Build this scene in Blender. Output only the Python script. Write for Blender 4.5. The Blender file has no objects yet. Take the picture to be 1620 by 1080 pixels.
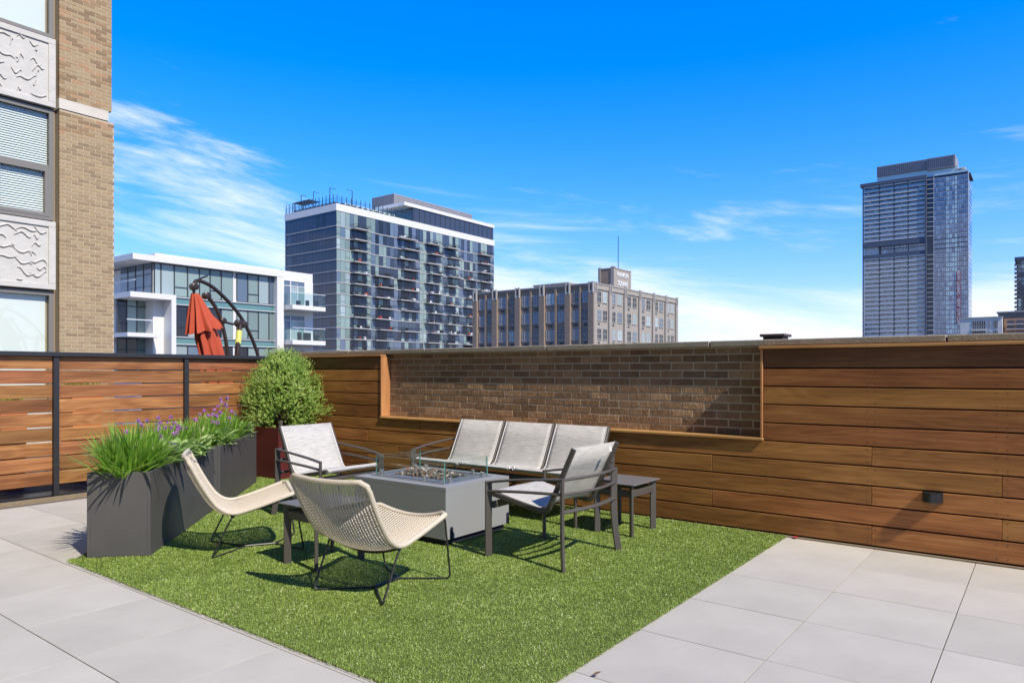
import bpy, math, random
import numpy as np
from mathutils import Vector, Matrix
random.seed(7)
RNG = np.random.default_rng(7)
R = math.radians
SC = bpy.context.scene
COL = SC.collection

# ------------------------------------------------------------------ camera
cam = bpy.data.cameras.new('camera')
cam.sensor_width = 36.0
cam.lens = 1118.14 / 1620 * 36
cam.shift_y = 47.4 / 1620
cam.clip_start = 0.05
cam.clip_end = 9000
cam_o = bpy.data.objects.new('camera', cam)
COL.objects.link(cam_o)
cam_o.location = (0, 0, 1.2714)
cam_o.rotation_euler = (R(90), 0, 0.6491)
SC.camera = cam_o

# ------------------------------------------------------------------ sun, sky, exposure
SUN_DIR = Vector((-0.95, 0.19, -1.0)).normalized()          # the way the light travels
sun = bpy.data.lights.new('sun', 'SUN')
sun.energy = 5.0
sun.angle = R(0.53)
sun.color = (1.0, 0.905, 0.75)
sun_o = bpy.data.objects.new('sun', sun)
COL.objects.link(sun_o)
sun_o.location = (6, -2, 12)
sun_o.rotation_euler = SUN_DIR.to_track_quat('-Z', 'Y').to_euler()

world = bpy.data.worlds.new('World')
SC.world = world
world.use_nodes = True
wt = world.node_tree
wt.nodes.clear()


def node(nt, typ, ins=None, **props):
    n = nt.nodes.new(typ)
    for k, v in props.items():
        setattr(n, k, v)
    for k, v in (ins or {}).items():
        if isinstance(v, bpy.types.NodeSocket):
            nt.links.new(v, n.inputs[k])
        else:
            n.inputs[k].default_value = v
    return n


def mth(nt, op, a, b=0.5, c=0.5, clamp=False):
    return node(nt, 'ShaderNodeMath', {0: a, 1: b, 2: c}, operation=op, use_clamp=clamp).outputs[0]


def mixc(nt, fac, a, b, mode='MIX'):
    n = nt.nodes.new('ShaderNodeMix')
    n.data_type = 'RGBA'
    n.blend_type = mode
    for idx, v in ((0, fac), (6, a), (7, b)):
        if isinstance(v, bpy.types.NodeSocket):
            nt.links.new(v, n.inputs[idx])
        else:
            n.inputs[idx].default_value = v if idx == 0 else (v[0], v[1], v[2], 1)
    return n.outputs[2]


def ramp(nt, fac, stops):
    n = node(nt, 'ShaderNodeValToRGB', {0: fac})
    el = n.color_ramp.elements
    while len(el) < len(stops):
        el.new(0.5)
    for e, (p, c) in zip(el, stops):
        e.position = p
        e.color = (c[0], c[1], c[2], 1) if not isinstance(c, (int, float)) else (c, c, c, 1)
    return n.outputs[0]


sky = node(wt, 'ShaderNodeTexSky', sky_type='NISHITA', sun_disc=False,
           sun_elevation=math.asin(-SUN_DIR.z), sun_rotation=math.atan2(-SUN_DIR.x, -SUN_DIR.y),
           altitude=200, air_density=1.0, dust_density=0.12, ozone_density=3.0)
sat = node(wt, 'ShaderNodeHueSaturation', {'Hue': 0.503, 'Saturation': 1.47, 'Value': 1.42, 'Color': sky.outputs[0]})
tc = node(wt, 'ShaderNodeTexCoord')
sp = node(wt, 'ShaderNodeSeparateXYZ', {0: tc.outputs['Generated']})
zc = mth(wt, 'MAXIMUM', sp.outputs[2], 0.0)
side = mth(wt, 'ADD', mth(wt, 'MULTIPLY', sp.outputs[0], 0.797), mth(wt, 'MULTIPLY', sp.outputs[1], 0.605))
zt_ = mth(wt, 'MULTIPLY_ADD', side, 1.05, mth(wt, 'MULTIPLY', sp.outputs[2], 9.0))
cv = node(wt, 'ShaderNodeCombineXYZ', {0: mth(wt, 'MULTIPLY', sp.outputs[0], 1.5), 1: mth(wt, 'MULTIPLY', sp.outputs[1], 1.5), 2: zt_})
mp = node(wt, 'ShaderNodeMapping', {'Vector': cv.outputs[0], 'Location': (8.1, 3.9, 5.0)})
n1 = node(wt, 'ShaderNodeTexNoise', {'Vector': mp.outputs[0], 'Scale': 1.55, 'Detail': 10.0, 'Roughness': 0.62, 'Distortion': 0.45})
mp2 = node(wt, 'ShaderNodeMapping', {'Vector': tc.outputs['Generated'], 'Scale': (1.1, 1.1, 2.0), 'Location': (7.7, 1.1, 2.0)})
n2 = node(wt, 'ShaderNodeTexNoise', {'Vector': mp2.outputs[0], 'Scale': 1.3, 'Detail': 1.0})
thr = node(wt, 'ShaderNodeMapRange', {0: zc, 1: 0.03, 2: 0.46, 3: 0.275, 4: 0.83})
big = mth(wt, 'MULTIPLY_ADD', n2.outputs[0], 0.55, -0.275)
dif = mth(wt, 'SUBTRACT', mth(wt, 'ADD', n1.outputs[0], big), thr.outputs[0])
cl = node(wt, 'ShaderNodeMapRange', {0: dif, 1: -0.03, 2: 0.25, 3: 0.0, 4: 0.86}, interpolation_type='SMOOTHSTEP')
soft = node(wt, 'ShaderNodeVectorMath', {0: sat.outputs[0], 1: (0.085, 0.085, 0.085), 2: (1.0, 1.0, 1.0)}, operation='MULTIPLY_ADD')
tone_ = node(wt, 'ShaderNodeVectorMath', {0: sat.outputs[0], 1: soft.outputs[0]}, operation='DIVIDE')
skyb = node(wt, 'ShaderNodeVectorMath', {0: tone_.outputs[0], 1: (1.0, 1.06, 1.66)}, operation='MULTIPLY')
skyc = mixc(wt, cl.outputs[0], skyb.outputs[0], (6.0, 6.3, 6.6))
bg = node(wt, 'ShaderNodeBackground', {'Color': skyc, 'Strength': 0.15})
wo = node(wt, 'ShaderNodeOutputWorld', {0: bg.outputs[0]})

SC.view_settings.view_transform = 'Standard'
SC.view_settings.look = 'None'
SC.view_settings.exposure = 0.27
SC.view_settings.gamma = 1.0
SC.render.engine = 'CYCLES'
SC.cycles.max_bounces = 8
SC.cycles.transparent_max_bounces = 16
SC.cycles.use_denoising = True

# ------------------------------------------------------------------ materials
MATS = {}


def new_mat(name):
    m = bpy.data.materials.new(name)
    m.use_nodes = True
    nt = m.node_tree
    nt.nodes.clear()
    MATS[name] = m
    return m, nt


def finish(nt, shader):
    node(nt, 'ShaderNodeOutputMaterial', {0: shader})


def pbr(name, color, rough=0.6, metal=0.0, var=0.0, noise=None, bump=None, ior=1.45, dark=0.6, coat=0.0, stretch=(1, 1, 1), spec=0.5):
    """plain procedural surface: base colour with object-to-object variation, noise mottling and noise relief"""
    m, nt = new_mat(name)
    tcn = node(nt, 'ShaderNodeTexCoord')
    mpn = node(nt, 'ShaderNodeMapping', {'Vector': tcn.outputs['Object'], 'Scale': stretch})
    col = None
    c = (color[0], color[1], color[2], 1)
    b = node(nt, 'ShaderNodeBsdfPrincipled', {'Base Color': c, 'Roughness': rough, 'Metallic': metal, 'IOR': ior, 'Coat Weight': coat})
    b.inputs['Specular IOR Level'].default_value = spec
    cur = color
    if noise:
        tx = node(nt, 'ShaderNodeTexNoise', {'Vector': mpn.outputs[0], 'Scale': noise[0], 'Detail': 6.0, 'Roughness': 0.62})
        f = node(nt, 'ShaderNodeMapRange', {0: tx.outputs[0], 1: 0.3, 2: 0.7, 3: 0.0, 4: noise[1]})
        cur = mixc(nt, f.outputs[0], cur, tuple(x * dark for x in color))
    if var:
        oi = node(nt, 'ShaderNodeObjectInfo')
        f = node(nt, 'ShaderNodeMapRange', {0: oi.outputs['Random'], 3: 1 - var, 4: 1 + var})
        cc = node(nt, 'ShaderNodeCombineColor', {0: f.outputs[0], 1: f.outputs[0], 2: f.outputs[0]})
        cur = mixc(nt, 1.0, cur, cc.outputs[0], 'MULTIPLY')
    if isinstance(cur, bpy.types.NodeSocket):
        nt.links.new(cur, b.inputs['Base Color'])
    if bump:
        tb = node(nt, 'ShaderNodeTexNoise', {'Vector': mpn.outputs[0], 'Scale': bump[0], 'Detail': 5.0})
        bp = node(nt, 'ShaderNodeBump', {'Height': tb.outputs[0], 'Strength': bump[1], 'Distance': 0.01})
        nt.links.new(bp.outputs[0], b.inputs['Normal'])
    finish(nt, b.outputs[0])
    return m


def wood(name, stops, fine=0.35, rough=0.5, tone=(0.66, 1.25), hue=0.012):
    m, nt = new_mat(name)
    tcn = node(nt, 'ShaderNodeTexCoord')
    oi = node(nt, 'ShaderNodeObjectInfo')
    off = node(nt, 'ShaderNodeCombineXYZ', {0: mth(nt, 'MULTIPLY', oi.outputs['Random'], 91.7), 1: mth(nt, 'MULTIPLY', oi.outputs['Random'], 37.3), 2: mth(nt, 'MULTIPLY', oi.outputs['Random'], 53.9)})
    va = node(nt, 'ShaderNodeVectorMath', {0: tcn.outputs['Object'], 1: off.outputs[0]}, operation='ADD').outputs[0]
    ms = node(nt, 'ShaderNodeMapping', {'Vector': va, 'Scale': (0.55, 3, 4.0)})
    a = node(nt, 'ShaderNodeTexNoise', {'Vector': ms.outputs[0], 'Scale': 1.0, 'Detail': 3.0, 'Roughness': 0.45, 'Distortion': 0.6})
    rings = mth(nt, 'MULTIPLY_ADD', mth(nt, 'SINE', mth(nt, 'MULTIPLY', a.outputs[0], 70.0)), 0.5, 0.5)
    mf = node(nt, 'ShaderNodeMapping', {'Vector': va, 'Scale': (2.2, 40, 85)})
    fn = node(nt, 'ShaderNodeTexNoise', {'Vector': mf.outputs[0], 'Scale': 1.0, 'Detail': 6.0, 'Roughness': 0.6})
    mb_ = node(nt, 'ShaderNodeMapping', {'Vector': va, 'Scale': (1.1, 3, 7)})
    bn = node(nt, 'ShaderNodeTexNoise', {'Vector': mb_.outputs[0], 'Scale': 1.0, 'Detail': 4.0})
    v = mth(nt, 'MULTIPLY_ADD', rings, 0.085, mth(nt, 'MULTIPLY', fn.outputs[0], 0.62))
    v = mth(nt, 'MULTIPLY_ADD', bn.outputs[0], 0.55, v)
    v = node(nt, 'ShaderNodeMapRange', {0: v, 1: 0.32, 2: 0.88}).outputs[0]
    c = ramp(nt, v, stops)
    rnd2 = mth(nt, 'FRACT', mth(nt, 'MULTIPLY', oi.outputs['Random'], 17.31))
    hs = node(nt, 'ShaderNodeHueSaturation', {'Hue': node(nt, 'ShaderNodeMapRange', {0: rnd2, 3: 0.5 - hue, 4: 0.5 + hue}).outputs[0],
                                              'Saturation': 1.0,
                                              'Value': node(nt, 'ShaderNodeMapRange', {0: oi.outputs['Random'], 3: tone[0], 4: tone[1]}).outputs[0], 'Color': c})
    bp = node(nt, 'ShaderNodeBump', {'Height': fn.outputs[0], 'Strength': 0.25, 'Distance': 0.003})
    b = node(nt, 'ShaderNodeBsdfPrincipled', {'Base Color': hs.outputs[0], 'Roughness': rough, 'Normal': bp.outputs[0]})
    b.inputs['Specular IOR Level'].default_value = 0.35
    finish(nt, b.outputs[0])
    return m


WOOD_F = wood('wood_fence', [(0.0, (0.10, 0.035, 0.013)), (0.45, (0.235, 0.092, 0.033)), (0.75, (0.36, 0.16, 0.060)), (1.0, (0.50, 0.265, 0.11))])
WOOD_W = wood('wood_wall', [(0.0, (0.11, 0.045, 0.014)), (0.45, (0.285, 0.118, 0.034)), (0.75, (0.40, 0.178, 0.054)), (1.0, (0.52, 0.265, 0.092))], tone=(0.80, 1.15), hue=0.008)
WOOD_S = wood('wood_wall_dark', [(0.0, (0.075, 0.031, 0.013)), (0.5, (0.15, 0.064, 0.026)), (1.0, (0.24, 0.11, 0.045))], tone=(0.9, 1.1), hue=0.004)  # darker brown for the top row of wall boards
WOOD_T = wood('wood_trim', [(0.0, (0.24, 0.105, 0.036)), (0.5, (0.42, 0.21, 0.078)), (1.0, (0.56, 0.32, 0.135))], tone=(0.95, 1.08))
CHAR = pbr('charcoal_metal', (0.028, 0.029, 0.033), 0.42, 0.0, noise=(30, 0.3), bump=(400, 0.05))
CONC = pbr('paver_concrete', (0.47, 0.45, 0.405), 0.86, var=0.06, noise=(1.7, 0.95), dark=0.83, bump=(260, 0.2))
BASE = pbr('bedding', (0.10, 0.10, 0.10), 0.95)
COPE = pbr('coping_stone', (0.30, 0.275, 0.225), 0.9, var=0.06, noise=(9, 0.8), dark=0.62, bump=(70, 0.3))
MORT = pbr('mortar', (0.50, 0.43, 0.33), 0.95, noise=(30, 0.5), bump=(150, 0.4))
MORT2 = pbr('mortar_pale', (0.52, 0.44, 0.33), 0.95, noise=(20, 0.5))


def brick_mat(name, stops, relief=0.5, rscale=(30, 30, 14)):
    m, nt = new_mat(name)
    tcn = node(nt, 'ShaderNodeTexCoord')
    oi = node(nt, 'ShaderNodeObjectInfo')
    off = node(nt, 'ShaderNodeCombineXYZ', {0: mth(nt, 'MULTIPLY', oi.outputs['Random'], 71.7), 2: mth(nt, 'MULTIPLY', oi.outputs['Random'], 13.9)})
    va = node(nt, 'ShaderNodeVectorMath', {0: tcn.outputs['Object'], 1: off.outputs[0]}, operation='ADD').outputs[0]
    n = node(nt, 'ShaderNodeTexNoise', {'Vector': va, 'Scale': 14.0, 'Detail': 6.0, 'Roughness': 0.65})
    f = mth(nt, 'ADD', mth(nt, 'MULTIPLY', oi.outputs['Random'], 0.7), mth(nt, 'MULTIPLY_ADD', n.outputs[0], 0.9, -0.3), clamp=True)
    c = ramp(nt, f, stops)
    mp_ = node(nt, 'ShaderNodeMapping', {'Vector': va, 'Scale': rscale})
    h = node(nt, 'ShaderNodeTexNoise', {'Vector': mp_.outputs[0], 'Scale': 1.0, 'Detail': 5.0, 'Roughness': 0.6, 'Distortion': 1.6})
    bp = node(nt, 'ShaderNodeBump', {'Height': h.outputs[0], 'Strength': relief, 'Distance': 0.022})
    b = node(nt, 'ShaderNodeBsdfPrincipled', {'Base Color': c, 'Roughness': 0.92, 'Normal': bp.outputs[0]})
    b.inputs['Specular IOR Level'].default_value = 0.2
    finish(nt, b.outputs[0])
    return m


BRICK_D = brick_mat('brick_dark', [(0.0, (0.15, 0.10, 0.065)), (0.4, (0.25, 0.16, 0.095)), (0.75, (0.34, 0.22, 0.13)), (1.0, (0.42, 0.29, 0.18))], 1.0, (34, 34, 9))
BRICK_T = brick_mat('brick_tan', [(0.0, (0.215, 0.155, 0.10)), (0.35, (0.31, 0.23, 0.142)), (0.7, (0.375, 0.29, 0.175)), (1.0, (0.34, 0.235, 0.145))], 0.3)


def glass(name, tint=(0.955, 0.98, 0.97), base=0.03, gain=0.75):
    m, nt = new_mat(name)
    lw = node(nt, 'ShaderNodeLayerWeight', {0: 0.5})
    fr = node(nt, 'ShaderNodeMath', {0: lw.outputs['Facing'], 1: 4.0}, operation='POWER')
    t = node(nt, 'ShaderNodeBsdfTransparent', {0: (tint[0], tint[1], tint[2], 1)})
    g = node(nt, 'ShaderNodeBsdfGlossy', {0: (1, 1, 1, 1), 'Roughness': 0.02})
    f = mth(nt, 'MULTIPLY_ADD', fr.outputs[0], gain, base, clamp=True)
    mx = node(nt, 'ShaderNodeMixShader', {0: f, 1: t.outputs[0], 2: g.outputs[0]})
    finish(nt, mx.outputs[0])
    return m


GLASS = glass('clear_glass')
GLASS_R = glass('railing_glass', (0.80, 0.88, 0.88), 0.03, 0.5)
GEDGE = pbr('glass_edge', (0.10, 0.26, 0.22), 0.15)
STEEL = pbr('brushed_steel', (0.62, 0.62, 0.62), 0.32, 0.9, noise=(60, 0.3))
FRAME = pbr('taupe_aluminium', (0.105, 0.095, 0.088), 0.45, 0.25, noise=(200, 0.3), bump=(500, 0.05))
BLACK = pbr('black_steel', (0.045, 0.043, 0.042), 0.38, 0.4)
PITM = pbr('pit_grey_metal', (0.265, 0.275, 0.28), 0.52, 0.0, noise=(420, 0.35), dark=0.75, bump=(600, 0.06))
PLANTM = pbr('planter_charcoal', (0.088, 0.086, 0.085), 0.55, noise=(3.5, 0.6), dark=0.72, bump=(420, 0.1))
REDM = pbr('planter_red', (0.095, 0.015, 0.016), 0.5, noise=(4, 0.4), dark=0.7, bump=(300, 0.06))
SOIL = pbr('soil', (0.045, 0.03, 0.02), 0.95, noise=(40, 0.6), bump=(60, 0.8))
LAVA = pbr('lava_rock', (0.17, 0.155, 0.145), 0.95, noise=(35, 0.9), dark=0.3, bump=(90, 0.7))
BURN = pbr('burner_tray', (0.30, 0.31, 0.32), 0.4, 0.6)
RATTAN = pbr('rattan', (0.58, 0.51, 0.40), 0.62, noise=(60, 0.6), dark=0.72, bump=(300, 0.2))
WHITEP = pbr('white_plastic', (0.8, 0.8, 0.8), 0.4)
YEL = pbr('yellow_tag', (0.66, 0.66, 0.16), 0.5)
UMB = pbr('umbrella_fabric', (0.46, 0.075, 0.035), 0.85, noise=(9, 0.5), dark=0.75, bump=(120, 0.15))
BRONZE = pbr('bronze_metal', (0.050, 0.035, 0.030), 0.33, 0.4)
ORANGE = pbr('orange_planter', (0.62, 0.21, 0.075), 0.6, noise=(6, 0.3))
STRIPW = pbr('edge_strip', (0.26, 0.20, 0.13), 0.8, noise=(20, 0.5))
DARKV = pbr('dark_slot', (0.012, 0.014, 0.03), 0.6)


def sling_mat():
    m, nt = new_mat('sling_fabric')
    tcn = node(nt, 'ShaderNodeTexCoord')
    uvm = node(nt, 'ShaderNodeMapping', {'Vector': tcn.outputs['UV'], 'Scale': (5, 95, 1)})
    a = node(nt, 'ShaderNodeTexNoise', {'Vector': uvm.outputs[0], 'Scale': 1.0, 'Detail': 4.0, 'Roughness': 0.7})
    uv2 = node(nt, 'ShaderNodeMapping', {'Vector': tcn.outputs['UV'], 'Scale': (90, 220, 1)})
    b2 = node(nt, 'ShaderNodeTexNoise', {'Vector': uv2.outputs[0], 'Scale': 1.0, 'Detail': 2.0})
    f = mth(nt, 'ADD', mth(nt, 'MULTIPLY', a.outputs[0], 0.75), mth(nt, 'MULTIPLY', b2.outputs[0], 0.35))
    c = ramp(nt, f, [(0.36, (0.24, 0.23, 0.215)), (0.47, (0.41, 0.40, 0.375)), (0.58, (0.52, 0.505, 0.475)), (0.72, (0.58, 0.565, 0.535))])
    bp = node(nt, 'ShaderNodeBump', {'Height': f, 'Strength': 0.3, 'Distance': 0.002})
    b = node(nt, 'ShaderNodeBsdfPrincipled', {'Base Color': c, 'Roughness': 0.85, 'Normal': bp.outputs[0]})
    tr = node(nt, 'ShaderNodeBsdfTranslucent', {0: (0.45, 0.43, 0.4, 1)})
    mx = node(nt, 'ShaderNodeMixShader', {0: 0.10, 1: b.outputs[0], 2: tr.outputs[0]})
    finish(nt, mx.outputs[0])
    return m


SLING = sling_mat()
PIPING = pbr('sling_piping', (0.68, 0.67, 0.65), 0.8)


def foliage(name, stops, rough=0.45, trans=0.25, tcol=(0.25, 0.42, 0.06)):
    m, nt = new_mat(name)
    at = node(nt, 'ShaderNodeAttribute', attribute_name='tint')
    c = ramp(nt, at.outputs['Fac'], stops)
    b = node(nt, 'ShaderNodeBsdfPrincipled', {'Base Color': c, 'Roughness': rough})
    b.inputs['Specular IOR Level'].default_value = 0.4
    t = node(nt, 'ShaderNodeBsdfTranslucent', {0: (tcol[0], tcol[1], tcol[2], 1)})
    mx = node(nt, 'ShaderNodeMixShader', {0: trans, 1: b.outputs[0], 2: t.outputs[0]})
    finish(nt, mx.outputs[0])
    return m


TURF = foliage('turf_blades', [(0.0, (0.105, 0.165, 0.026)), (0.4, (0.235, 0.34, 0.055)), (0.75, (0.37, 0.47, 0.11)), (0.92, (0.54, 0.61, 0.25)), (1.0, (0.78, 0.81, 0.56))], 0.4, 0.12)
TURFB = pbr('turf_backing', (0.10, 0.14, 0.03), 0.95, noise=(90, 0.7))
GRASS = foliage('strap_leaves', [(0.0, (0.075, 0.18, 0.018)), (0.5, (0.19, 0.37, 0.036)), (0.9, (0.34, 0.50, 0.085)), (1.0, (0.60, 0.57, 0.32))], 0.4, 0.38, (0.32, 0.55, 0.07))
BROAD = foliage('broad_leaves', [(0.0, (0.17, 0.29, 0.07)), (0.5, (0.32, 0.46, 0.14)), (1.0, (0.48, 0.60, 0.25))], 0.55, 0.3, (0.35, 0.5, 0.12))
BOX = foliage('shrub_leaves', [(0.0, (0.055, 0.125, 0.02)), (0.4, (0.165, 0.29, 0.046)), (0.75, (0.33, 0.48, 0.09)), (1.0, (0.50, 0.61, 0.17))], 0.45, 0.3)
PURPLE = foliage('purple_petals', [(0.0, (0.30, 0.09, 0.38)), (0.5, (0.55, 0.23, 0.60)), (1.0, (0.72, 0.42, 0.76))], 0.7, 0.2, (0.5, 0.2, 0.6))
STEM = pbr('stem_green', (0.16, 0.26, 0.06), 0.6)
BARK = pbr('bark', (0.11, 0.075, 0.05), 0.95, noise=(40, 0.6), bump=(60, 0.8))
MIXFL = pbr('red_petals', (0.60, 0.05, 0.06), 0.6)


# ------------------------------------------------------------------ mesh helpers
def V(*a):
    return Vector(a)


class MB:
    def __init__(s):
        s.v = []; s.f = []; s.m = []; s.t = []

    def add(s, vs, fs, m=0, tint=0.5):
        o = len(s.v)
        s.v += [tuple(p) for p in vs]
        s.f += [tuple(i + o for i in f) for f in fs]
        s.m += [m] * len(fs)
        s.t += [tint] * len(fs)
        return s

    def box(s, x0, x1, y0, y1, z0, z1, m=0):
        return s.add([(x0, y0, z0), (x1, y0, z0), (x1, y1, z0), (x0, y1, z0), (x0, y0, z1), (x1, y0, z1), (x1, y1, z1), (x0, y1, z1)],
                     [(3, 2, 1, 0), (4, 5, 6, 7), (0, 1, 5, 4), (1, 2, 6, 5), (2, 3, 7, 6), (3, 0, 4, 7)], m)

    def cbox(s, x0, x1, y0, y1, z0, z1, c=0.004, m=0):
        """box with chamfered edges"""
        X = (x0, x1); Y = (y0, y1); Z = (z0, z1)
        vs = []; idx = {}
        for i in (0, 1):
            for j in (0, 1):
                for k in (0, 1):
                    sx, sy, sz = (1 - 2 * i), (1 - 2 * j), (1 - 2 * k)
                    for ax in range(3):
                        p = [X[i] + sx * c, Y[j] + sy * c, Z[k] + sz * c]
                        p[ax] = (X[i], Y[j], Z[k])[ax]
                        idx[(i, j, k, ax)] = len(vs)
                        vs.append(p)
        fs = []
        g = lambda *a: idx[a]
        for i in (0, 1):
            fs.append([g(i, 0, 0, 0), g(i, 1, 0, 0), g(i, 1, 1, 0), g(i, 0, 1, 0)][::(1 if i else -1)])
            fs.append([g(0, i, 0, 1), g(0, i, 1, 1), g(1, i, 1, 1), g(1, i, 0, 1)][::(1 if i else -1)])
            fs.append([g(0, 0, i, 2), g(1, 0, i, 2), g(1, 1, i, 2), g(0, 1, i, 2)][::(1 if i else -1)])
        for a in (0, 1):
            for b in (0, 1):
                fs.append([g(0, a, b, 1), g(1, a, b, 1), g(1, a, b, 2), g(0, a, b, 2)][::(1 if (a + b) % 2 == 0 else -1)])
                fs.append([g(a, 0, b, 2), g(a, 1, b, 2), g(a, 1, b, 0), g(a, 0, b, 0)][::(1 if (a + b) % 2 == 0 else -1)])
                fs.append([g(a, b, 0, 0), g(a, b, 1, 0), g(a, b, 1, 1), g(a, b, 0, 1)][::(1 if (a + b) % 2 == 0 else -1)])
        for i in (0, 1):
            for j in (0, 1):
                for k in (0, 1):
                    fs.append([g(i, j, k, 0), g(i, j, k, 1), g(i, j, k, 2)][::(1 if (i + j + k) % 2 else -1)])
        return s.add(vs, fs, m)

    def sweep(s, pts, sec, up=(0, 0, 1), m=0, closed=False, scale=None):
        pts = [Vector(p) for p in pts]
        up = Vector(up)
        n = len(pts); k = len(sec)
        vs = []
        for i, p in enumerate(pts):
            if closed:
                t = pts[(i + 1) % n] - pts[i - 1]
            else:
                t = pts[min(i + 1, n - 1)] - pts[max(i - 1, 0)]
            t.normalize()
            sd = t.cross(up)
            if sd.length < 1e-4:
                sd = t.cross(Vector((1, 0, 0)))
            sd.normalize()
            nn = sd.cross(t)
            q = scale[i] if scale else 1.0
            for a, b in sec:
                vs.append(p + sd * a * q + nn * b * q)
        fs = []
        for i in range(n if closed else n - 1):
            j = (i + 1) % n
            for a in range(k):
                b = (a + 1) % k
                fs.append((i * k + a, i * k + b, j * k + b, j * k + a))
        if not closed:
            fs.append(tuple(range(k))[::-1])
            fs.append(tuple((n - 1) * k + a for a in range(k)))
        return s.add(vs, fs, m)

    def tube(s, pts, r, n=8, m=0, closed=False, scale=None, up=(0, 0, 1)):
        return s.sweep(pts, [(r * math.cos(2 * math.pi * i / n), r * math.sin(2 * math.pi * i / n)) for i in range(n)], up, m, closed, scale)

    def bar(s, pts, w, h, up=(0, 0, 1), m=0, c=None, scale=None):
        c = min(w, h) * 0.22 if c is None else c
        a, b = w / 2, h / 2
        return s.sweep(pts, [(a - c, -b), (a, -b + c), (a, b - c), (a - c, b), (-a + c, b), (-a, b - c), (-a, -b + c), (-a + c, -b)], up, m, scale=scale)

    def build(s, name, mats, parent=None, smooth=True, kind=None, tint=False, angle=35):
        me = bpy.data.meshes.new(name)
        me.from_pydata(s.v, [], s.f)
        if not isinstance(mats, (list, tuple)):
            mats = [mats]
        for x in mats:
            me.materials.append(x)
        if len(mats) > 1:
            me.polygons.foreach_set('material_index', s.m)
        if tint:
            a = me.attributes.new('tint', 'FLOAT', 'FACE')
            a.data.foreach_set('value', s.t)
        if smooth:
            me.polygons.foreach_set('use_smooth', [True] * len(me.polygons))
            me.set_sharp_from_angle(angle=R(angle))
        me.update()
        return link(name, me, parent, kind)


def link(name, me, parent=None, kind=None):
    o = bpy.data.objects.new(name, me)
    COL.objects.link(o)
    if parent is not None:
        o.parent = parent
    if kind:
        o['kind'] = kind
    return o


def thing(name, label, cat, loc=(0, 0, 0), rz=0.0, group=None):
    o = bpy.data.objects.new(name, None)
    COL.objects.link(o)
    o.empty_display_size = 0.2
    o.location = loc
    o.rotation_euler = (0, 0, rz)
    o['label'] = label
    o['category'] = cat
    if group:
        o['group'] = group
    return o


def tag(o, label, cat, group=None):
    o['label'] = label; o['category'] = cat
    if group:
        o['group'] = group
    return o


def copy_tree(o, parent=None):
    c = o.copy()
    COL.objects.link(c)
    c.parent = parent
    for ch in list(o.children):
        copy_tree(ch, c)
    return c


SHARED = {}


def piece(name, dims, mat, parent, loc, rz=0.0, c=0.003):
    """a small block of a shared mesh, origin at its centre: plank, brick, tile, pane"""
    key = (name, tuple(round(d, 4) for d in dims), mat.name, c)
    if key not in SHARED:
        b = MB()
        x, y, z = (d / 2 for d in dims)
        (b.cbox(-x, x, -y, y, -z, z, c) if c else b.box(-x, x, -y, y, -z, z))
        me = bpy.data.meshes.new(name)
        me.from_pydata(b.v, [], b.f)
        me.materials.append(mat)
        me.update()
        SHARED[key] = me
    o = link(name, SHARED[key], parent)
    o.location = loc
    o.rotation_euler = (0, 0, rz)
    return o


def text_mesh(body, size, depth, mat, name, parent, loc, rot, align='CENTER', sx=1.0):
    cu = bpy.data.curves.new('lettering_curve', 'FONT')
    cu.body = body
    cu.size = size
    cu.extrude = depth
    cu.offset = size * 0.018
    cu.align_x = align
    cu.align_y = 'CENTER'
    tmp = bpy.data.objects.new('lettering_tmp', cu)
    COL.objects.link(tmp)
    dg = bpy.context.evaluated_depsgraph_get()
    me = bpy.data.meshes.new_from_object(tmp.evaluated_get(dg))
    bpy.data.objects.remove(tmp)
    me.materials.clear()
    me.materials.append(mat)
    o = link(name, me, parent)
    o.location = loc
    o.rotation_euler = rot
    o.scale = (sx, 1, 1)
    return o


def rounded(pts, r, n=4):
    """round the inner corners of a polyline"""
    pts = [Vector(p) for p in pts]
    out = [pts[0]]
    for i in range(1, len(pts) - 1):
        a, b, c = pts[i - 1], pts[i], pts[i + 1]
        d1 = (a - b); d2 = (c - b)
        q = min(r, d1.length * 0.45, d2.length * 0.45)
        p0 = b + d1.normalized() * q
        p1 = b + d2.normalized() * q
        for k in range(n + 1):
            t = k / n
            out.append(p0 * (1 - t) ** 2 + b * 2 * t * (1 - t) + p1 * t * t)
    out.append(pts[-1])
    return out


def catmull(pts, n=6):
    P = [Vector(p) for p in pts]
    P = [P[0] * 2 - P[1]] + P + [P[-1] * 2 - P[-2]]
    out = []
    for i in range(1, len(P) - 2):
        for k in range(n):
            t = k / n
            a, b, c, d = P[i - 1], P[i], P[i + 1], P[i + 2]
            out.append(0.5 * ((2 * b) + (c - a) * t + (2 * a - 5 * b + 4 * c - d) * t * t + (3 * b - a - 3 * c + d) * t ** 3))
    out.append(P[-2])
    return out


# ================================================================== SETTING
g = MB().box(-4500, 4500, -4500, 4500, -18.5, -18.0).build('city_ground', pbr('city_asphalt', (0.09, 0.09, 0.095), 0.9, noise=(0.05, 0.6)), smooth=False, kind='structure')
slab = MB().box(-13.95, 7.0, -4.55, 12.0, -0.6, -0.055).build('roof_slab', BASE, smooth=False, kind='structure')

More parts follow.
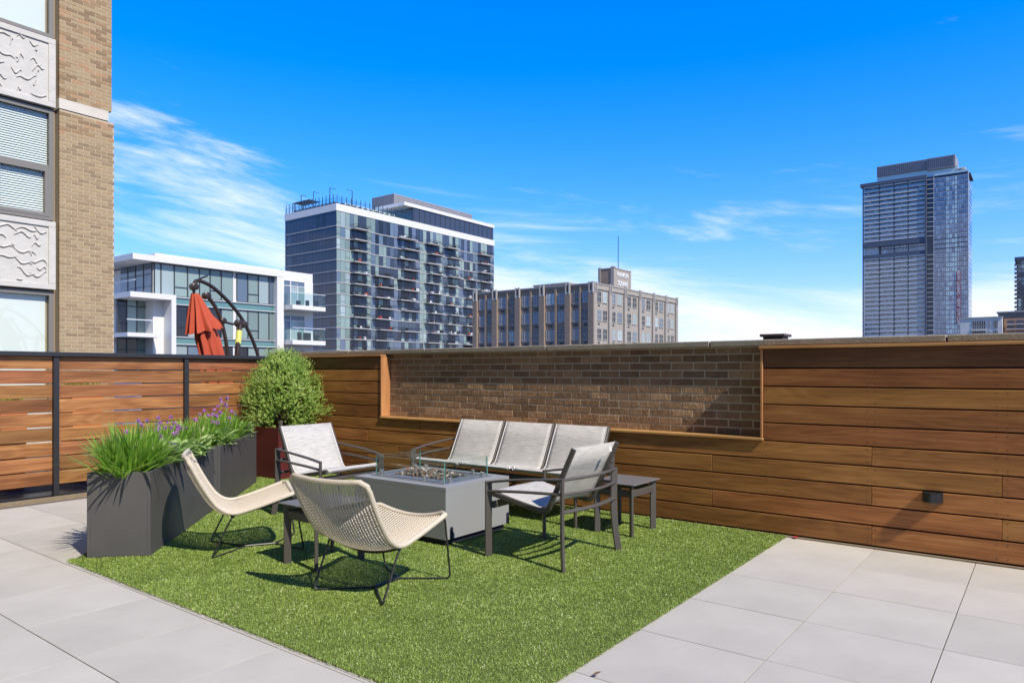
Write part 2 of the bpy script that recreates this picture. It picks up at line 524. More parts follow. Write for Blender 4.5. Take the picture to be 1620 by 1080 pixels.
# terrace floor: bedding sheet with square pavers
GX, GY, T = -0.9944, 4.9924, 0.61
terr = MB().box(-8.02, 5.5, -2.5, 5.60, -0.053, -0.042).build('terrace_floor', BASE, smooth=False, kind='structure')
for i in range(-12, 8):
    for j in range(-1, 9):
        x = GX + (i + 0.5) * T
        y = GY - (j + 0.5) * T
        if x < -7.75 or y > 5.5:
            continue
        d = -0.605 * x + 0.797 * y
        r = 0.797 * x + 0.605 * y
        if d < 0.5 or abs(r) > d * 0.95 + 1.0:
            continue
        inside = (-1.59 - x > 0.45) and (y - 1.96 > 0.45) and (y - 1.96) < 5 and ((x + 5.21) * 0.698 + (y - 1.96) * 0.716 > 0.45)
        if inside:
            continue
        o = piece('paver', (T - 0.0045, T - 0.0045, 0.04), CONC, terr, (x, y, -0.021 + random.uniform(-0.0008, 0.0006)), random.uniform(-0.0010, 0.0010), c=0.0009)
# neighbour's terrace beyond the fence
nb = MB().box(-13.9, -8.35, -3.0, 11.0, -0.054, -0.02).build('neighbour_terrace', pbr('neighbour_deck', (0.055, 0.05, 0.045), 0.9, noise=(3, 0.5)), smooth=False, kind='structure')

# ------------------------------------------------------------------ artificial turf
LX, LY = -0.716, 0.698          # run of the planters
MX, MY = 0.698, 0.716           # across them


def turf_inside(x, y, e=0.0):
    return (x < -1.59 - e) & (y > 1.955 + e) & (y < 5.60) & (x > -8.0) & (((x + 5.20) * MX + (y - 1.955) * MY) > e)


tb = MB()
tb.add([(-5.185, 1.972, 0.002), (-1.604, 1.972, 0.002), (-1.604, 5.60, 0.002), (-8.0, 5.60, 0.002), (-8.0, 4.684, 0.002),
        (-5.185, 1.972, 0.010), (-1.604, 1.972, 0.010), (-1.604, 5.60, 0.010), (-8.0, 5.60, 0.010), (-8.0, 4.684, 0.010)],
       [(9, 8, 7, 6, 5)[::-1], (0, 1, 6, 5), (1, 2, 7, 6), (2, 3, 8, 7), (3, 4, 9, 8), (4, 0, 5, 9)])
turf = tb.build('artificial_turf', TURFB, smooth=False, kind='stuff')
tag(turf, 'bright green artificial turf mat laid over the pale pavers', 'turf')
NB = 480000
bx = RNG.uniform(-8.0, -1.59, NB * 2)
by = RNG.uniform(1.955, 5.6, NB * 2)
dd = -0.605 * bx + 0.797 * by
keep = turf_inside(bx, by, -0.006) & (RNG.uniform(0, 1, NB * 2) < np.clip(5.2 / dd, 0.35, 1.0) ** 1.3)
# nothing grows under the planters
pl = (bx + 4.893) * LX + (by - 2.355) * LY
pm = (bx + 4.893) * MX + (by - 2.355) * MY
keep &= ~((pm < 0.0) & (pl > 0.0))
bx, by = bx[keep], by[keep]
n = len(bx)
ang = RNG.uniform(0, 2 * np.pi, n)
lean = np.abs(RNG.normal(0.0, 0.8, n)) + 0.25
clump0 = 0.5 + 0.5 * np.sin(bx * 7.1 + 1.3 * np.sin(by * 5.3)) * np.sin(by * 6.3 + 1.7 * np.sin(bx * 4.1))
cell = {}
gx_, gy_ = (bx * 22).astype(int), (by * 22).astype(int)
tuft = np.random.default_rng(5).uniform(0, 1, (400, 400))[gx_ % 400, gy_ % 400]
gx2, gy2 = (bx * 9 + 0.3 * np.sin(by * 40)).astype(int), (by * 9 + 0.3 * np.sin(bx * 37)).astype(int)
tuft2 = np.random.default_rng(6).uniform(0, 1, (400, 400))[gx2 % 400, gy2 % 400]
clump = 0.35 * clump0 + 0.35 * tuft + 0.30 * tuft2
hh = RNG.uniform(0.006, 0.012, n) * (0.9 + 0.2 * clump)
wd = RNG.uniform(0.0015, 0.0026, n) * np.clip((-0.605 * bx + 0.797 * by) / 3.2, 1.0, 1.7)
dx, dy = np.cos(ang), np.sin(ang)
px, py = -dy, dx
vv_ = np.zeros((n, 5, 3))
for k, (fh, fl, fw) in enumerate([(0, 0, 1), (0, 0, -1), (0.62, 0.35, 0.9), (0.62, 0.35, -0.9), (1.0, 1.0, 0.0)]):
    vv_[:, k, 0] = bx + dx * lean * hh * fl * 0.9 + px * wd * fw * 0.5
    vv_[:, k, 1] = by + dy * lean * hh * fl * 0.9 + py * wd * fw * 0.5
    vv_[:, k, 2] = 0.009 + hh * fh
vv_[:, 4, 2] -= hh * np.clip(lean - 0.5, 0, 1) * 0.35
me = bpy.data.meshes.new('blades')
me.vertices.add(n * 5)
me.vertices.foreach_set('co', vv_.reshape(-1))
loops = np.empty((n, 7), dtype=np.int32)
bs = np.arange(n, dtype=np.int32)[:, None] * 5
loops[:, :4] = bs + np.array([0, 1, 3, 2])
loops[:, 4:] = bs + np.array([2, 3, 4])
me.loops.add(n * 7)
me.loops.foreach_set('vertex_index', loops.reshape(-1))
ls = np.empty((n, 2), dtype=np.int32)
ls[:, 0] = np.arange(n) * 7
ls[:, 1] = ls[:, 0] + 4
lt = np.tile(np.array([4, 3], dtype=np.int32), n)
me.polygons.add(n * 2)
me.polygons.foreach_set('loop_start', ls.reshape(-1))
me.polygons.foreach_set('loop_total', lt)
me.update(calc_edges=True)
tint = np.clip(RNG.beta(1.6, 2.4, n) * 0.72 + 0.42 * (clump - 0.3) + (RNG.uniform(0, 1, n) > 0.945) * 0.45, 0, 1)
at = me.attributes.new('tint', 'FLOAT', 'FACE')
at.data.foreach_set('value', np.repeat(tint, 2))
me.materials.append(TURF)
link('blades', me, turf, 'stuff')

# ================================================================== PARAPET WALL (brick, coping, hardwood cladding)
WY = 5.62
BY = 5.75                      # face of the brickwork
wall = thing('parapet_wall', 'brick parapet wall with stone coping, clad in brown hardwood boards around a brick recess', 'wall', (0, 0, 0))
MB().box(-8.45, 3.2, BY + 0.0006, BY + 0.30, -0.05, 1.474).build('mortar_core', MORT, wall, smooth=False)
MB().box(-8.12, -6.185, WY + 0.03, BY + 0.000, 0.0, 1.44).box(-1.776, 3.1, WY + 0.03, BY + 0.000, 0.0, 1.44).box(-6.17, -1.79, WY + 0.03, BY + 0.000, 0.0, 0.70).build('batten_backing', DARKV, wall, smooth=False)
# coping stones
cj = [-8.5, -6.82, -5.53, -3.9, -2.248, -0.557, 1.13, 3.2]
for a, b in zip(cj, cj[1:]):
    o = MB().cbox(-(b - a) / 2 + 0.004, (b - a) / 2 - 0.004, -0.19, 0.19, -0.025, 0.025, 0.006).build('coping_stone', COPE, wall, smooth=False)
    o.location = ((a + b) / 2, 5.682 + 0.19, 1.500 + random.uniform(-0.001, 0.001))
# bricks in the recess
BL, BH, PX, PZ = 0.1915, 0.0550, 0.2032, 0.0672
z0 = 0.748
for r_ in range(11):
    z = z0 + r_ * PZ + BH / 2
    if z + BH / 2 > 1.49:
        break
    x = -6.17 + (0.0 if r_ % 2 else -PX / 2)
    while x < -1.79:
        a, b = max(x, -6.172), min(x + BL, -1.788)
        if b - a > 0.02:
            if abs((b - a) - BL) < 1e-4:
                o = piece('brick', (BL, 0.05, BH), BRICK_D, wall, ((a + b) / 2, BY + 0.022 + random.uniform(-0.002, 0.0015), z), random.uniform(-0.006, 0.006), c=0.003)
            else:
                o = piece('brick', (round(b - a, 3), 0.05, BH), BRICK_D, wall, ((a + b) / 2, BY + 0.024, z), 0, c=0.003)
        x += PX
MB().box(-6.17, -1.79, BY - 0.01, BY + 0.05, 1.464, 1.476).build('mortar_bed', MORT, wall, smooth=False)


def planks(zb, zt, segs, mat=None):
    for a, b in segs:
        L = round(b - a - 0.003, 3)
        piece('plank', (L, 0.021, round(zt - zb, 4)), mat or WOOD_W, wall, ((a + b) / 2, WY + 0.0105 + random.uniform(-0.0008, 0.0008), (zt + zb) / 2), 0, c=0.0025)


PITCH, GAP0, GW = 0.1416, 1.297, 0.0110
rows = []
zt = 1.442
for k in range(10):
    zb = GAP0 - k * PITCH + GW / 2 if k < 9 else 0.022
    rows.append((zb, zt))
    zt = GAP0 - k * PITCH - GW / 2
for k, (zb, zt) in enumerate(rows):
    if k < 5:
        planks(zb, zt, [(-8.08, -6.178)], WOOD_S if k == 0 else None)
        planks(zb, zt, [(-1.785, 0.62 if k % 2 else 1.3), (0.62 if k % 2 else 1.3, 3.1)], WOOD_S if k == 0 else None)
    elif k % 2:
        planks(zb, zt, [(-8.08, -5.9 if k == 7 else -5.55), (-5.9 if k == 7 else -5.55, -3.3), (-3.3, -1.013), (-1.013, 1.3), (1.3, 3.1)])
    else:
        planks(zb, zt, [(-8.08, -6.4), (-6.4, -4.2), (-4.2, -2.2), (-2.2, -0.242), (-0.242, 2.0), (2.0, 3.1)])
# screw heads in pairs on the battens
sc_ = MB()
for X in (-1.76, -1.04, -0.99, -0.27, -0.21):
    for zb, zt in rows:
        for zz in (zb + 0.022, zt - 0.022):
            sc_.tube([(X, WY - 0.0007, zz), (X, WY + 0.004, zz)], 0.0042, 6, up=(1, 0, 0))
sc_.build('screw_heads', pbr('screw', (0.05, 0.04, 0.035), 0.5, 0.3), wall, kind='stuff')


def trim(name, x0, x1, y0, y1, z0, z1, m=WOOD_T):
    """boards run along x, or along z for the jambs (turned so the grain follows)"""
    dx_, dy_, dz_ = x1 - x0, y1 - y0, z1 - z0
    b = MB()
    if dz_ > dx_:
        b.cbox(-dz_ / 2, dz_ / 2, -dy_ / 2, dy_ / 2, -dx_ / 2, dx_ / 2, 0.003)
        o = b.build(name, m, wall, smooth=False)
        o.rotation_euler = (0, R(-90), 0)
    else:
        b.cbox(-dx_ / 2, dx_ / 2, -dy_ / 2, dy_ / 2, -dz_ / 2, dz_ / 2, 0.003)
        o = b.build(name, m, wall, smooth=False)
    o.location = ((x0 + x1) / 2, (y0 + y1) / 2, (z0 + z1) / 2)
    return o


trim('jamb_board', -6.176, -6.154, WY - 0.012, BY - 0.004, 0.752, 1.446)
trim('jamb_board', -1.806, -1.787, WY - 0.012, BY - 0.004, 0.752, 1.446)
trim('sill_board', -6.180, -1.783, WY - 0.020, BY - 0.002, 0.729, 0.7505)
trim('cap_board', -8.08, -6.150, WY - 0.030, BY - 0.072, 1.447, 1.469)
trim('cap_board', -1.812, 3.1, WY - 0.030, BY - 0.072, 1.447, 1.469)
MB().cbox(-8.0, 3.1, 5.602, 5.617, -0.045, 0.012, 0.003).build('edge_strip', STRIPW, wall, smooth=False)

# wall light with a half-round hood, wrapped in film
wl = thing('wall_light', 'small dark half round wall light screwed to the hardwood boards', 'wall light', (-0.632, WY - 0.002, 0.372))
MB().cbox(-0.062, 0.062, -0.010, 0.0, 0.0, 0.072, 0.003).build('back_plate', CHAR, wl, smooth=False)
hb = MB()
ring = []
for a in range(0, 13):
    t = math.pi * a / 12
    ring.append((-0.055 * math.cos(t), -0.010 - 0.052 * math.sin(t)))
vs = [(x, y, z) for z in (0.004, 0.070) for x, y in ring] + [(x * 0.9, (y + 0.01) * 0.9 - 0.01, 0.004) for x, y in ring]
fs = [(i, i + 1, 13 + i + 1, 13 + i) for i in range(12)] + [tuple(range(13, 26))] + [(26 + i, 26 + i + 1, i + 1, i) for i in range(12)]
hb.add(vs, fs)
hb.build('hood', CHAR, wl)
fb = MB()
ring2 = [(-0.0625 * math.cos(math.pi * a / 16) * (1 + 0.05 * math.sin(a * 2.3)), -0.011 - 0.057 * math.sin(math.pi * a / 16) * (1 + 0.06 * math.sin(a * 3.1))) for a in range(17)]
vs = [(x * s_, y, z) for z, s_ in ((-0.012, 1.04), (0.03, 0.99), (0.074, 1.0)) for x, y in ring2]
fs = [(q * 17 + i, q * 17 + i + 1, (q + 1) * 17 + i + 1, (q + 1) * 17 + i) for q in range(2) for i in range(16)] + [tuple(range(34, 51))]
fb.add(vs, fs)
fb.build('protective_film', glass('film', (0.80, 0.80, 0.80), 0.03, 0.5), wl)

# ================================================================== SLAT FENCE (left)
FX = -8.085
fence = thing('slat_fence', 'horizontal hardwood slat fence with charcoal metal posts and top rail', 'fence', (FX, 3.0, 0))
posts = [0.20, 1.565, 2.935, 4.303, 5.60]
for y in posts:
    MB().cbox(-0.027, 0.03, -0.026, 0.026, -0.04, 1.422, 0.003).build('post', CHAR, fence, smooth=False).location = (0.0, y - 3.0, 0)
MB().cbox(-0.045, 0.048, -4.0, 2.66, 1.422, 1.470, 0.006).build('top_rail', CHAR, fence, smooth=False)
FP = 0.1465
for a, b in zip(posts, posts[1:]):
    L = round(b - a - 0.056, 3)
    dz = 0.004 if a < 2 else (0.0 if a < 4 else -0.002)
    for k in range(9):
        zt = 1.284 + FP + dz - k * FP - 0.005
        o = piece('slat', (L, 0.026, 0.1340), WOOD_F, fence, (-0.015 + random.uniform(-0.001, 0.001), (a + b) / 2 - 3.0, zt - 0.1340 / 2), R(90), c=0.0025)
    sb = MB()
    for y in (a + 0.05, b - 0.05):
        for k in range(9):
            zt = 1.284 + FP + dz - k * FP - 0.005
            for zz in (zt - 0.022, zt - 0.115):
                sb.tube([(-0.003, y - 3.0, zz), (-0.0012, y - 3.0, zz)], 0.0042, 6, up=(0, 0, 1))
    sb.build('screw_heads', MATS['screw'], fence, kind='stuff')
MB().box(-0.30, -0.05, -4.0, 2.6, -0.05, 0.010).build('kick_sheet', CHAR, fence, smooth=False)
MB().cbox(0.046, 0.062, -4.0, 2.55, -0.045, 0.004, 0.003).build('edge_strip', STRIPW, fence, smooth=False)

# ================================================================== PLANTERS AND PLANTS
PHI = math.atan2(LY, LX)
PH = 0.575


def planter(label, l0, l1, off):
    q = (-4.893 + LX * l0 + MX * off, 2.355 + LY * l0 + MY * off, 0.012)
    t = thing('planter_box', label, 'planter', q, PHI, 'charcoal planters in a diagonal row')
    L, W = l1 - l0, 0.403
    # local x runs along the planter, local -y... width goes to +y (towards the fence)
    b = MB()
    for x0, x1, y0, y1 in ((0, L, 0, 0.022), (0, L, W - 0.022, W), (0, 0.022, 0.022, W - 0.022), (L - 0.022, L, 0.022, W - 0.022)):
        b.cbox(x0, x1, y0, y1, 0, PH, 0.003)
    b.build('shell', PLANTM, t, smooth=False)
    MB().box(0.022, L - 0.022, 0.022, W - 0.022, 0.35, PH - 0.035).build('soil', SOIL, t, smooth=False)
    return t


P1 = planter('charcoal planter nearest the camera, its square end showing', 0.0, 1.62, 0.0)
P2 = planter('charcoal planter farther back, ending beside the red planter', 1.645, 3.25, 0.045)


def ploc(l, w, z, off=0.0):
    """a point over the planters: l along, w across from the turf side"""
    return Vector((-4.893 + LX * l + MX * (off - w), 2.355 + LY * l + MY * (off - w), z))


def blade(b, base, az, tilt, length, width, droop, seg=5, tint=0.5, fold=0.0):
    p = Vector(base)
    d = Vector((math.cos(az), math.sin(az), 0))
    sd = Vector((-math.sin(az), math.cos(az), 0))
    a = tilt
    vs = []
    for i in range(seg + 1):
        t = i / seg
        w = width * (0.55 + 0.9 * t if t < 0.4 else (0.91 + 0.09) * (1 - ((t - 0.4) / 0.6) ** 1.8)) * 0.5
        vs += [p + sd * w, p - sd * w]
        step = length / seg
        p = p + (d * math.sin(a) + Vector((0, 0, 1)) * math.cos(a)) * step
        a += droop / seg * (0.5 + t)
    vs[-1] = vs[-2] = (vs[-1] + vs[-2]) / 2
    fs = [(2 * i, 2 * i + 1, 2 * i + 3, 2 * i + 2) for i in range(seg)]
    b.add(vs, fs, 0, tint)


def broad_leaf(b, base, az, tilt, length, width, droop, tint):
    p = Vector(base)
    d = Vector((math.cos(az), math.sin(az), 0)); sd = Vector((-math.sin(az), math.cos(az), 0)); up = Vector((0, 0, 1))
    a = tilt
    prof = [0.12, 0.30, 0.85, 1.0, 0.78, 0.38, 0.02]
    vs = []
    for i, w in enumerate(prof):
        nrm = (up * math.sin(a) - d * math.cos(a))
        vs += [p + sd * width * 0.5 * w + nrm * -0.0 + up * 0.12 * width * w, p, p - sd * width * 0.5 * w + up * 0.12 * width * w]
        p = p + (d * math.sin(a) + up * math.cos(a)) * length / (len(prof) - 1)
        a += droop / len(prof)
    fs = []
    for i in range(len(prof) - 1):
        fs += [(3 * i, 3 * i + 1, 3 * i + 4, 3 * i + 3), (3 * i + 1, 3 * i + 2, 3 * i + 5, 3 * i + 4)]
    b.add(vs, fs, 0, tint)


def strap_clump(label, l, w, n_, length, spread, off, rad=0.09, name='strap_leaf_plant', cat='plant', wmul=1.0, stretch=1.6):
    c = ploc(l, w, PH - 0.03, off)
    t = thing(name, label, cat, c)
    b = MB()
    for i in range(n_):
        az = random.uniform(0, 2 * math.pi)
        rr = rad * math.sqrt(random.random())
        a2 = random.uniform(0, 2 * math.pi)
        base = Vector((math.cos(a2) * rr, math.sin(a2) * rr, 0)) + Vector((LX, LY, 0)) * random.uniform(-rad, rad) * stretch
        tilt = abs(random.gauss(0, spread))
        az = math.atan2(base.y, base.x) + random.gauss(0, 0.9) if rr > 0.02 else az
        blade(b, base, az, min(tilt, 1.15), length * random.uniform(0.6, 1.1), random.uniform(0.011, 0.018) * wmul, random.uniform(0.1, 0.9), 5,
              min(1, max(0, random.gauss(0.5, 0.22))) if random.random() > 0.03 else 1.0)
    b.build('leaves', GRASS, t, tint=True)
    return t


ICO = [Vector(v).normalized() for v in [(0, 1, 1.618), (0, -1, 1.618), (0, 1, -1.618), (0, -1, -1.618), (1, 1.618, 0), (-1, 1.618, 0), (1, -1.618, 0), (-1, -1.618, 0), (1.618, 0, 1), (-1.618, 0, 1), (1.618, 0, -1), (-1.618, 0, -1)]]
ICOF = [(0, 1, 8), (0, 9, 1), (0, 8, 4), (0, 4, 5), (0, 5, 9), (8, 1, 6), (8, 6, 10), (8, 10, 4), (9, 5, 11), (9, 11, 7), (9, 7, 1), (6, 1, 7), (6, 7, 3), (6, 3, 10), (10, 3, 2), (10, 2, 4), (4, 2, 5), (5, 2, 11), (11, 2, 3), (11, 3, 7)]


def flower_head(b, c, r):
    """globe of many small petals"""
    b.add([c + v * r * 0.62 for v in ICO], ICOF, 0, 0.35)
    for i in range(46):
        u = random.uniform(-0.7, 1); a = random.uniform(0, 2 * math.pi)
        q = math.sqrt(1 - u * u)
        d = Vector((q * math.cos(a), q * math.sin(a), u))
        sd = d.orthogonal().normalized()
        up = d.cross(sd)
        rr = r * random.uniform(0.75, 1.1)
        p = c + d * rr * 0.35
        e = c + d * rr
        b.add([p, e + sd * r * 0.26, e + d * r * 0.12, e - sd * r * 0.26], [(0, 1, 2, 3)], 0, random.random())
        b.add([p, e + up * r * 0.22, e + d * r * 0.10, e - up * r * 0.22], [(0, 1, 2, 3)], 0, random.random())


def allium(label, l, w, off, n_leaf, heads, length=0.335):
    t = strap_clump(label, l, w, n_leaf, length, 0.38, off, 0.10, 'flowering_onion', 'flower', 0.8)
    c = Vector(t.location)
    st = MB()
    heads = heads + [(random.uniform(-0.18, 0.18), random.uniform(-0.13, 0.02), random.uniform(0.17, 0.34)) for _ in range(5)]
    for k, (dl, dw, h) in enumerate(heads):
        e = ploc(l + dl, w + dw, PH - 0.03 + h * 0.95, off) - c
        b0 = Vector((e.x * 0.25, e.y * 0.25, 0))
        st.tube(catmull([b0, (b0 + e) * 0.5 + Vector((random.uniform(-0.02, 0.02), random.uniform(-0.02, 0.02), 0.03)), e], 4), 0.0022, 5)
        fb_ = MB()
        flower_head(fb_, e, random.uniform(0.0155, 0.020))
        fb_.build('flower_head', PURPLE, t, tint=True, smooth=False)
    st.build('stems', STEM, t)
    return t


def broad_plant(label, l, w, off, n_, length=0.125):
    n_ = int(n_ * 1.6)
    c = ploc(l, w, PH - 0.03, off)
    t = thing('broad_leaf_plant', label, 'plant', c)
    b = MB()
    for i in range(n_):
        az = random.uniform(0, 2 * math.pi)
        st_ = random.uniform(0.0, 0.10)
        base = Vector((math.cos(az) * st_ * 0.7, math.sin(az) * st_ * 0.7, random.uniform(0.0, 0.13)))
        base += Vector((LX, LY, 0)) * random.uniform(-0.10, 0.10)
        broad_leaf(b, base, az + random.gauss(0, 0.4), random.uniform(0.6, 1.45), length * random.uniform(0.65, 1.2), random.uniform(0.038, 0.056), random.uniform(0.3, 1.0), random.random())
    b.build('leaves', BROAD, t, tint=True)
    return t


strap_clump('tall strap leaved clump at the near end of the planters', 0.20, 0.20, 520, 0.38, 0.70, 0.0, 0.14, wmul=1.1, stretch=0.8)
strap_clump('low arching strap leaves behind the near clump, on the fence side', 0.46, 0.27, 240, 0.30, 0.5, 0.0)
broad_plant('pale oval leaved plant spilling over the near planter front', 0.56, 0.06, 0.0, 62)
allium('purple flowering onion, leftmost of the flowers', 0.66, 0.24, 0.0, 200, [(-0.28, 0.05, 0.30), (-0.05, 0.05, 0.37), (-0.12, -0.04, 0.25), (0.03, 0.06, 0.33), (0.02, -0.08, 0.24), (-0.02, -0.02, 0.29), (-0.16, -0.10, 0.17), (0.08, -0.12, 0.18)])
broad_plant('pale oval leaved plant behind the wicker chair back', 0.86, 0.06, 0.0, 66)
allium('purple flowering onion in the middle of the near planter', 0.98, 0.24, 0.0, 220, [(-0.10, 0.08, 0.35), (0.02, 0.02, 0.32), (0.10, 0.06, 0.36), (-0.05, -0.08, 0.22), (0.06, -0.10, 0.26), (-0.14, -0.06, 0.19), (0.12, -0.05, 0.22)])
broad_plant('pale oval leaved plant hanging at the joint of the planters', 1.22, 0.05, 0.0, 66)
allium('purple flowering onion at the far end of the near planter', 1.36, 0.24, 0.0, 230, [(-0.08, 0.05, 0.30), (0.05, -0.06, 0.24), (0.10, 0.08, 0.34)])
strap_clump('strap leaved clump filling the joint between the planters', 1.62, 0.20, 304, 0.30, 0.5, 0.02, 0.12)
broad_plant('pale leaved plant at the near end of the far planter', 1.95, 0.06, 0.045, 52)
allium('purple flowering onion in the middle of the far planter', 2.10, 0.22, 0.045, 230, [(-0.10, 0.05, 0.33), (0.05, 0.05, 0.36), (0.10, -0.05, 0.29), (-0.06, -0.06, 0.25), (0.16, 0.0, 0.31), (0.0, -0.08, 0.21)])
strap_clump('arching strap leaves over the far planter front', 2.35, 0.15, 240, 0.30, 0.6, 0.045, 0.11)
allium('purple flowering onion, tallest, beside the round shrub', 2.72, 0.22, 0.045, 250, [(-0.16, 0.06, 0.34), (-0.06, 0.05, 0.38), (0.02, 0.04, 0.46), (0.04, 0.0, 0.40), (0.18, 0.02, 0.36), (0.10, -0.05, 0.31), (0.36, 0.06, 0.44), (0.34, 0.05, 0.46), (0.12, 0.06, 0.42), (-0.12, -0.08, 0.25), (0.05, -0.09, 0.22)])
broad_plant('pale leaved plant spilling over the far planter corner', 3.02, 0.07, 0.045, 60, 0.10)
strap_clump('short strap leaved tuft at the far planter end', 3.06, 0.24, 176, 0.26, 0.55, 0.045)

# red planter with the clipped shrub
rp = thing('red_planter_box', 'dark red square planter in the corner holding the round shrub', 'planter', (-7.55, 5.24, 0.012))
b = MB()
hx, hy, hz = 0.405, 0.325, 0.60
for x0, x1, y0, y1 in ((-hx, hx, -hy, -hy + 0.02), (-hx, hx, hy - 0.02, hy), (-hx, -hx + 0.02, -hy + 0.02, hy - 0.02), (hx - 0.02, hx, -hy + 0.02, hy - 0.02)):
    b.cbox(x0, x1, y0, y1, 0, hz, 0.003)
b.build('shell', REDM, rp, smooth=False)
MB().box(-hx + 0.02, hx - 0.02, -hy + 0.02, hy - 0.02, 0.3, hz - 0.03).build('soil', SOIL, rp, smooth=False)

shrub = thing('round_shrub', 'dense round evergreen shrub growing in the dark red planter', 'shrub', (-7.53, 5.25, 0.58))
tk = MB()
limbs = []
for i in range(9):
    az = i * 2.4 + random.uniform(-0.3, 0.3)
    rr = random.uniform(0.12, 0.34)
    p = [Vector((random.uniform(-0.03, 0.03), random.uniform(-0.03, 0.03), -0.02)), Vector((math.cos(az) * rr * 0.35, math.sin(az) * rr * 0.35, 0.16)), Vector((math.cos(az) * rr, math.sin(az) * rr, random.uniform(0.35, 0.75)))]
    path = catmull(p, 5)
    tk.tube(path, 0.014, 6, scale=[1 - 0.75 * k / (len(path) - 1) for k in range(len(path))])
tk.build('trunk', BARK, shrub)
lf = MB()


def crown_r(z, az):
    t = z / 0.93
    prof = np.interp(t, [0.0, 0.08, 0.25, 0.45, 0.62, 0.78, 0.9, 1.0], [0.25, 0.37, 0.435, 0.425, 0.355, 0.26, 0.155, 0.03])
    return prof * (1 + 0.09 * math.sin(3 * az + 5 * t) + 0.07 * math.sin(5 * az - 7 * t + 1.0))


clumps = []
for i in range(150):
    t = ((i + 0.5) / 150) ** 0.85
    az = i * 2.39996 + random.uniform(-0.4, 0.4)
    z = 0.04 + 0.86 * t
    rr = crown_r(z, az) * random.uniform(0.86, 1.06)
    if random.random() < 0.10:
        rr *= 1.13
    clumps.append((Vector((math.cos(az) * rr, math.sin(az) * rr, z)), az, t, random.gauss(0, 0.12)))
for i in range(26):
    t = random.uniform(0.15, 0.95)
    az = random.uniform(0, 6.28)
    z = 0.04 + 0.86 * t
    for q in range(2):
        rr = crown_r(z, az) * (1.10 + 0.10 * q) + 0.02
        clumps.append((Vector((math.cos(az) * rr, math.sin(az) * rr, z + 0.02 * q)), az, t, -9.0))
for c0, az, t, ct in clumps:
    stray = ct < -5
    ct = 0.1 if stray else ct
    out = Vector((math.cos(az), math.sin(az), 0.15 + 1.5 * max(0, t - 0.4))).normalized()
    for j in range(4 if stray else 46):
        rad_ = (0.02 if stray else 0.088) * random.random() ** 0.5
        dv = Vector((random.gauss(0, 1), random.gauss(0, 1), random.gauss(0, 1))).normalized() * rad_
        back = random.random() ** 1.6 * (0.05 if stray else 0.16)
        p = c0 + dv - out * back
        if p.z < -0.01:
            continue
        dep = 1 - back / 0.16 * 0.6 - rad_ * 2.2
        d = (out * 0.9 + dv.normalized() * 0.55 + Vector((random.gauss(0, 0.22), random.gauss(0, 0.22), 0.42 + random.gauss(0, 0.2)))).normalized()
        sd = d.orthogonal().normalized()
        up = d.cross(sd)
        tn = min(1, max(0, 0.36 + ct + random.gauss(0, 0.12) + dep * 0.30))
        L = random.uniform(0.035, 0.065)
        for k in range(8):
            u = k / 7
            a = k * 2.4 + random.uniform(-0.3, 0.3)
            side = sd * math.cos(a) + up * math.sin(a)
            q = p + d * L * u
            ld = (side + d * (0.5 + 0.6 * u)).normalized()
            ll = random.uniform(0.015, 0.022) * (1 - 0.25 * u)
            ww = ld.cross(d)
            if ww.length < 1e-3:
                continue
            ww = ww.normalized() * 0.0058
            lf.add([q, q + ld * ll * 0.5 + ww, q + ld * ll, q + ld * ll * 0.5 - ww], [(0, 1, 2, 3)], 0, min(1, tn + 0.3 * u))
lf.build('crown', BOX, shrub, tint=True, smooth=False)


def spike_light(label, loc):
    t = thing('spike_light', label, 'garden light', loc, 0.3)
    MB().tube([(0, 0, -0.05), (0, 0, 0.03)], 0.008, 8).build('stake', BLACK, t)
    o = MB().tube([(0, 0, 0.025), (0, 0, 0.032), (0, 0, 0.095), (0, 0, 0.10)], 0.024, 14, scale=[0.6, 1, 1, 0.9]).build('lamp_head', pbr('aged_bronze' + str(len(MATS)), (0.16, 0.14, 0.12), 0.4, 0.5), t)
    o.rotation_euler = (0.15, 0.2, 0)
    return t


spike_light('small bronze spike light in front of the round shrub', (-7.26, 5.02, 0.59))
spike_light('small bronze spike light among the near planter leaves', ploc(0.62, 0.04, PH + 0.05))

# ================================================================== FIRE PIT TABLE
pit = thing('fire_pit_table', 'grey rectangular metal fire pit table with a glass guard and lava rocks', 'fire pit', (-3.944, 4.13, 0.012))
pw, pd, pt = 0.497, 0.373, 0.423
b = MB()
b.cbox(-pw, pw, -pd, pd, 0.045, pt - 0.03, 0.003)
b.build('body', PITM, pit, smooth=False)
b = MB()     # table top ring around the burner
iw, id_ = 0.355, 0.235
zt0, zt1 = pt - 0.0295, pt
for x0, x1, y0, y1 in ((-pw, pw, -pd, -id_), (-pw, pw, id_, pd), (-pw, -iw, -id_, id_), (iw, pw, -id_, id_)):
    b.box(x0, x1, y0, y1, zt0, zt1)
b.build('table_top', PITM, pit, smooth=False)
MB().box(-pw + 0.03, pw - 0.03, -pd + 0.03, pd - 0.03, 0.0, 0.044).build('plinth', DARKV, pit, smooth=False)
for x, y, nx in ((pw + 0.001, -pd + 0.06, 1), (pw + 0.001, pd - 0.02, 1)):
    b = MB()
    pts = [(-0.018, 0.0), (0.018, 0.0), (0.018, 0.075), (0.012, 0.086), (0, 0.09), (-0.012, 0.086), (-0.018, 0.075)]
    b.add([(0, a, c) for a, c in pts] + [(0.0015, a, c) for a, c in pts], [tuple(range(7, 14))] + [(i, (i + 1) % 7, 7 + (i + 1) % 7, 7 + i) for i in range(7)])
    b.build('vent_slot', DARKV, pit, smooth=False).location = (x - 0.0005, y, 0.046)
tray = MB()
tray.box(-iw - 0.03, iw + 0.03, -id_ - 0.03, id_ + 0.03, pt + 0.0005, pt + 0.004)
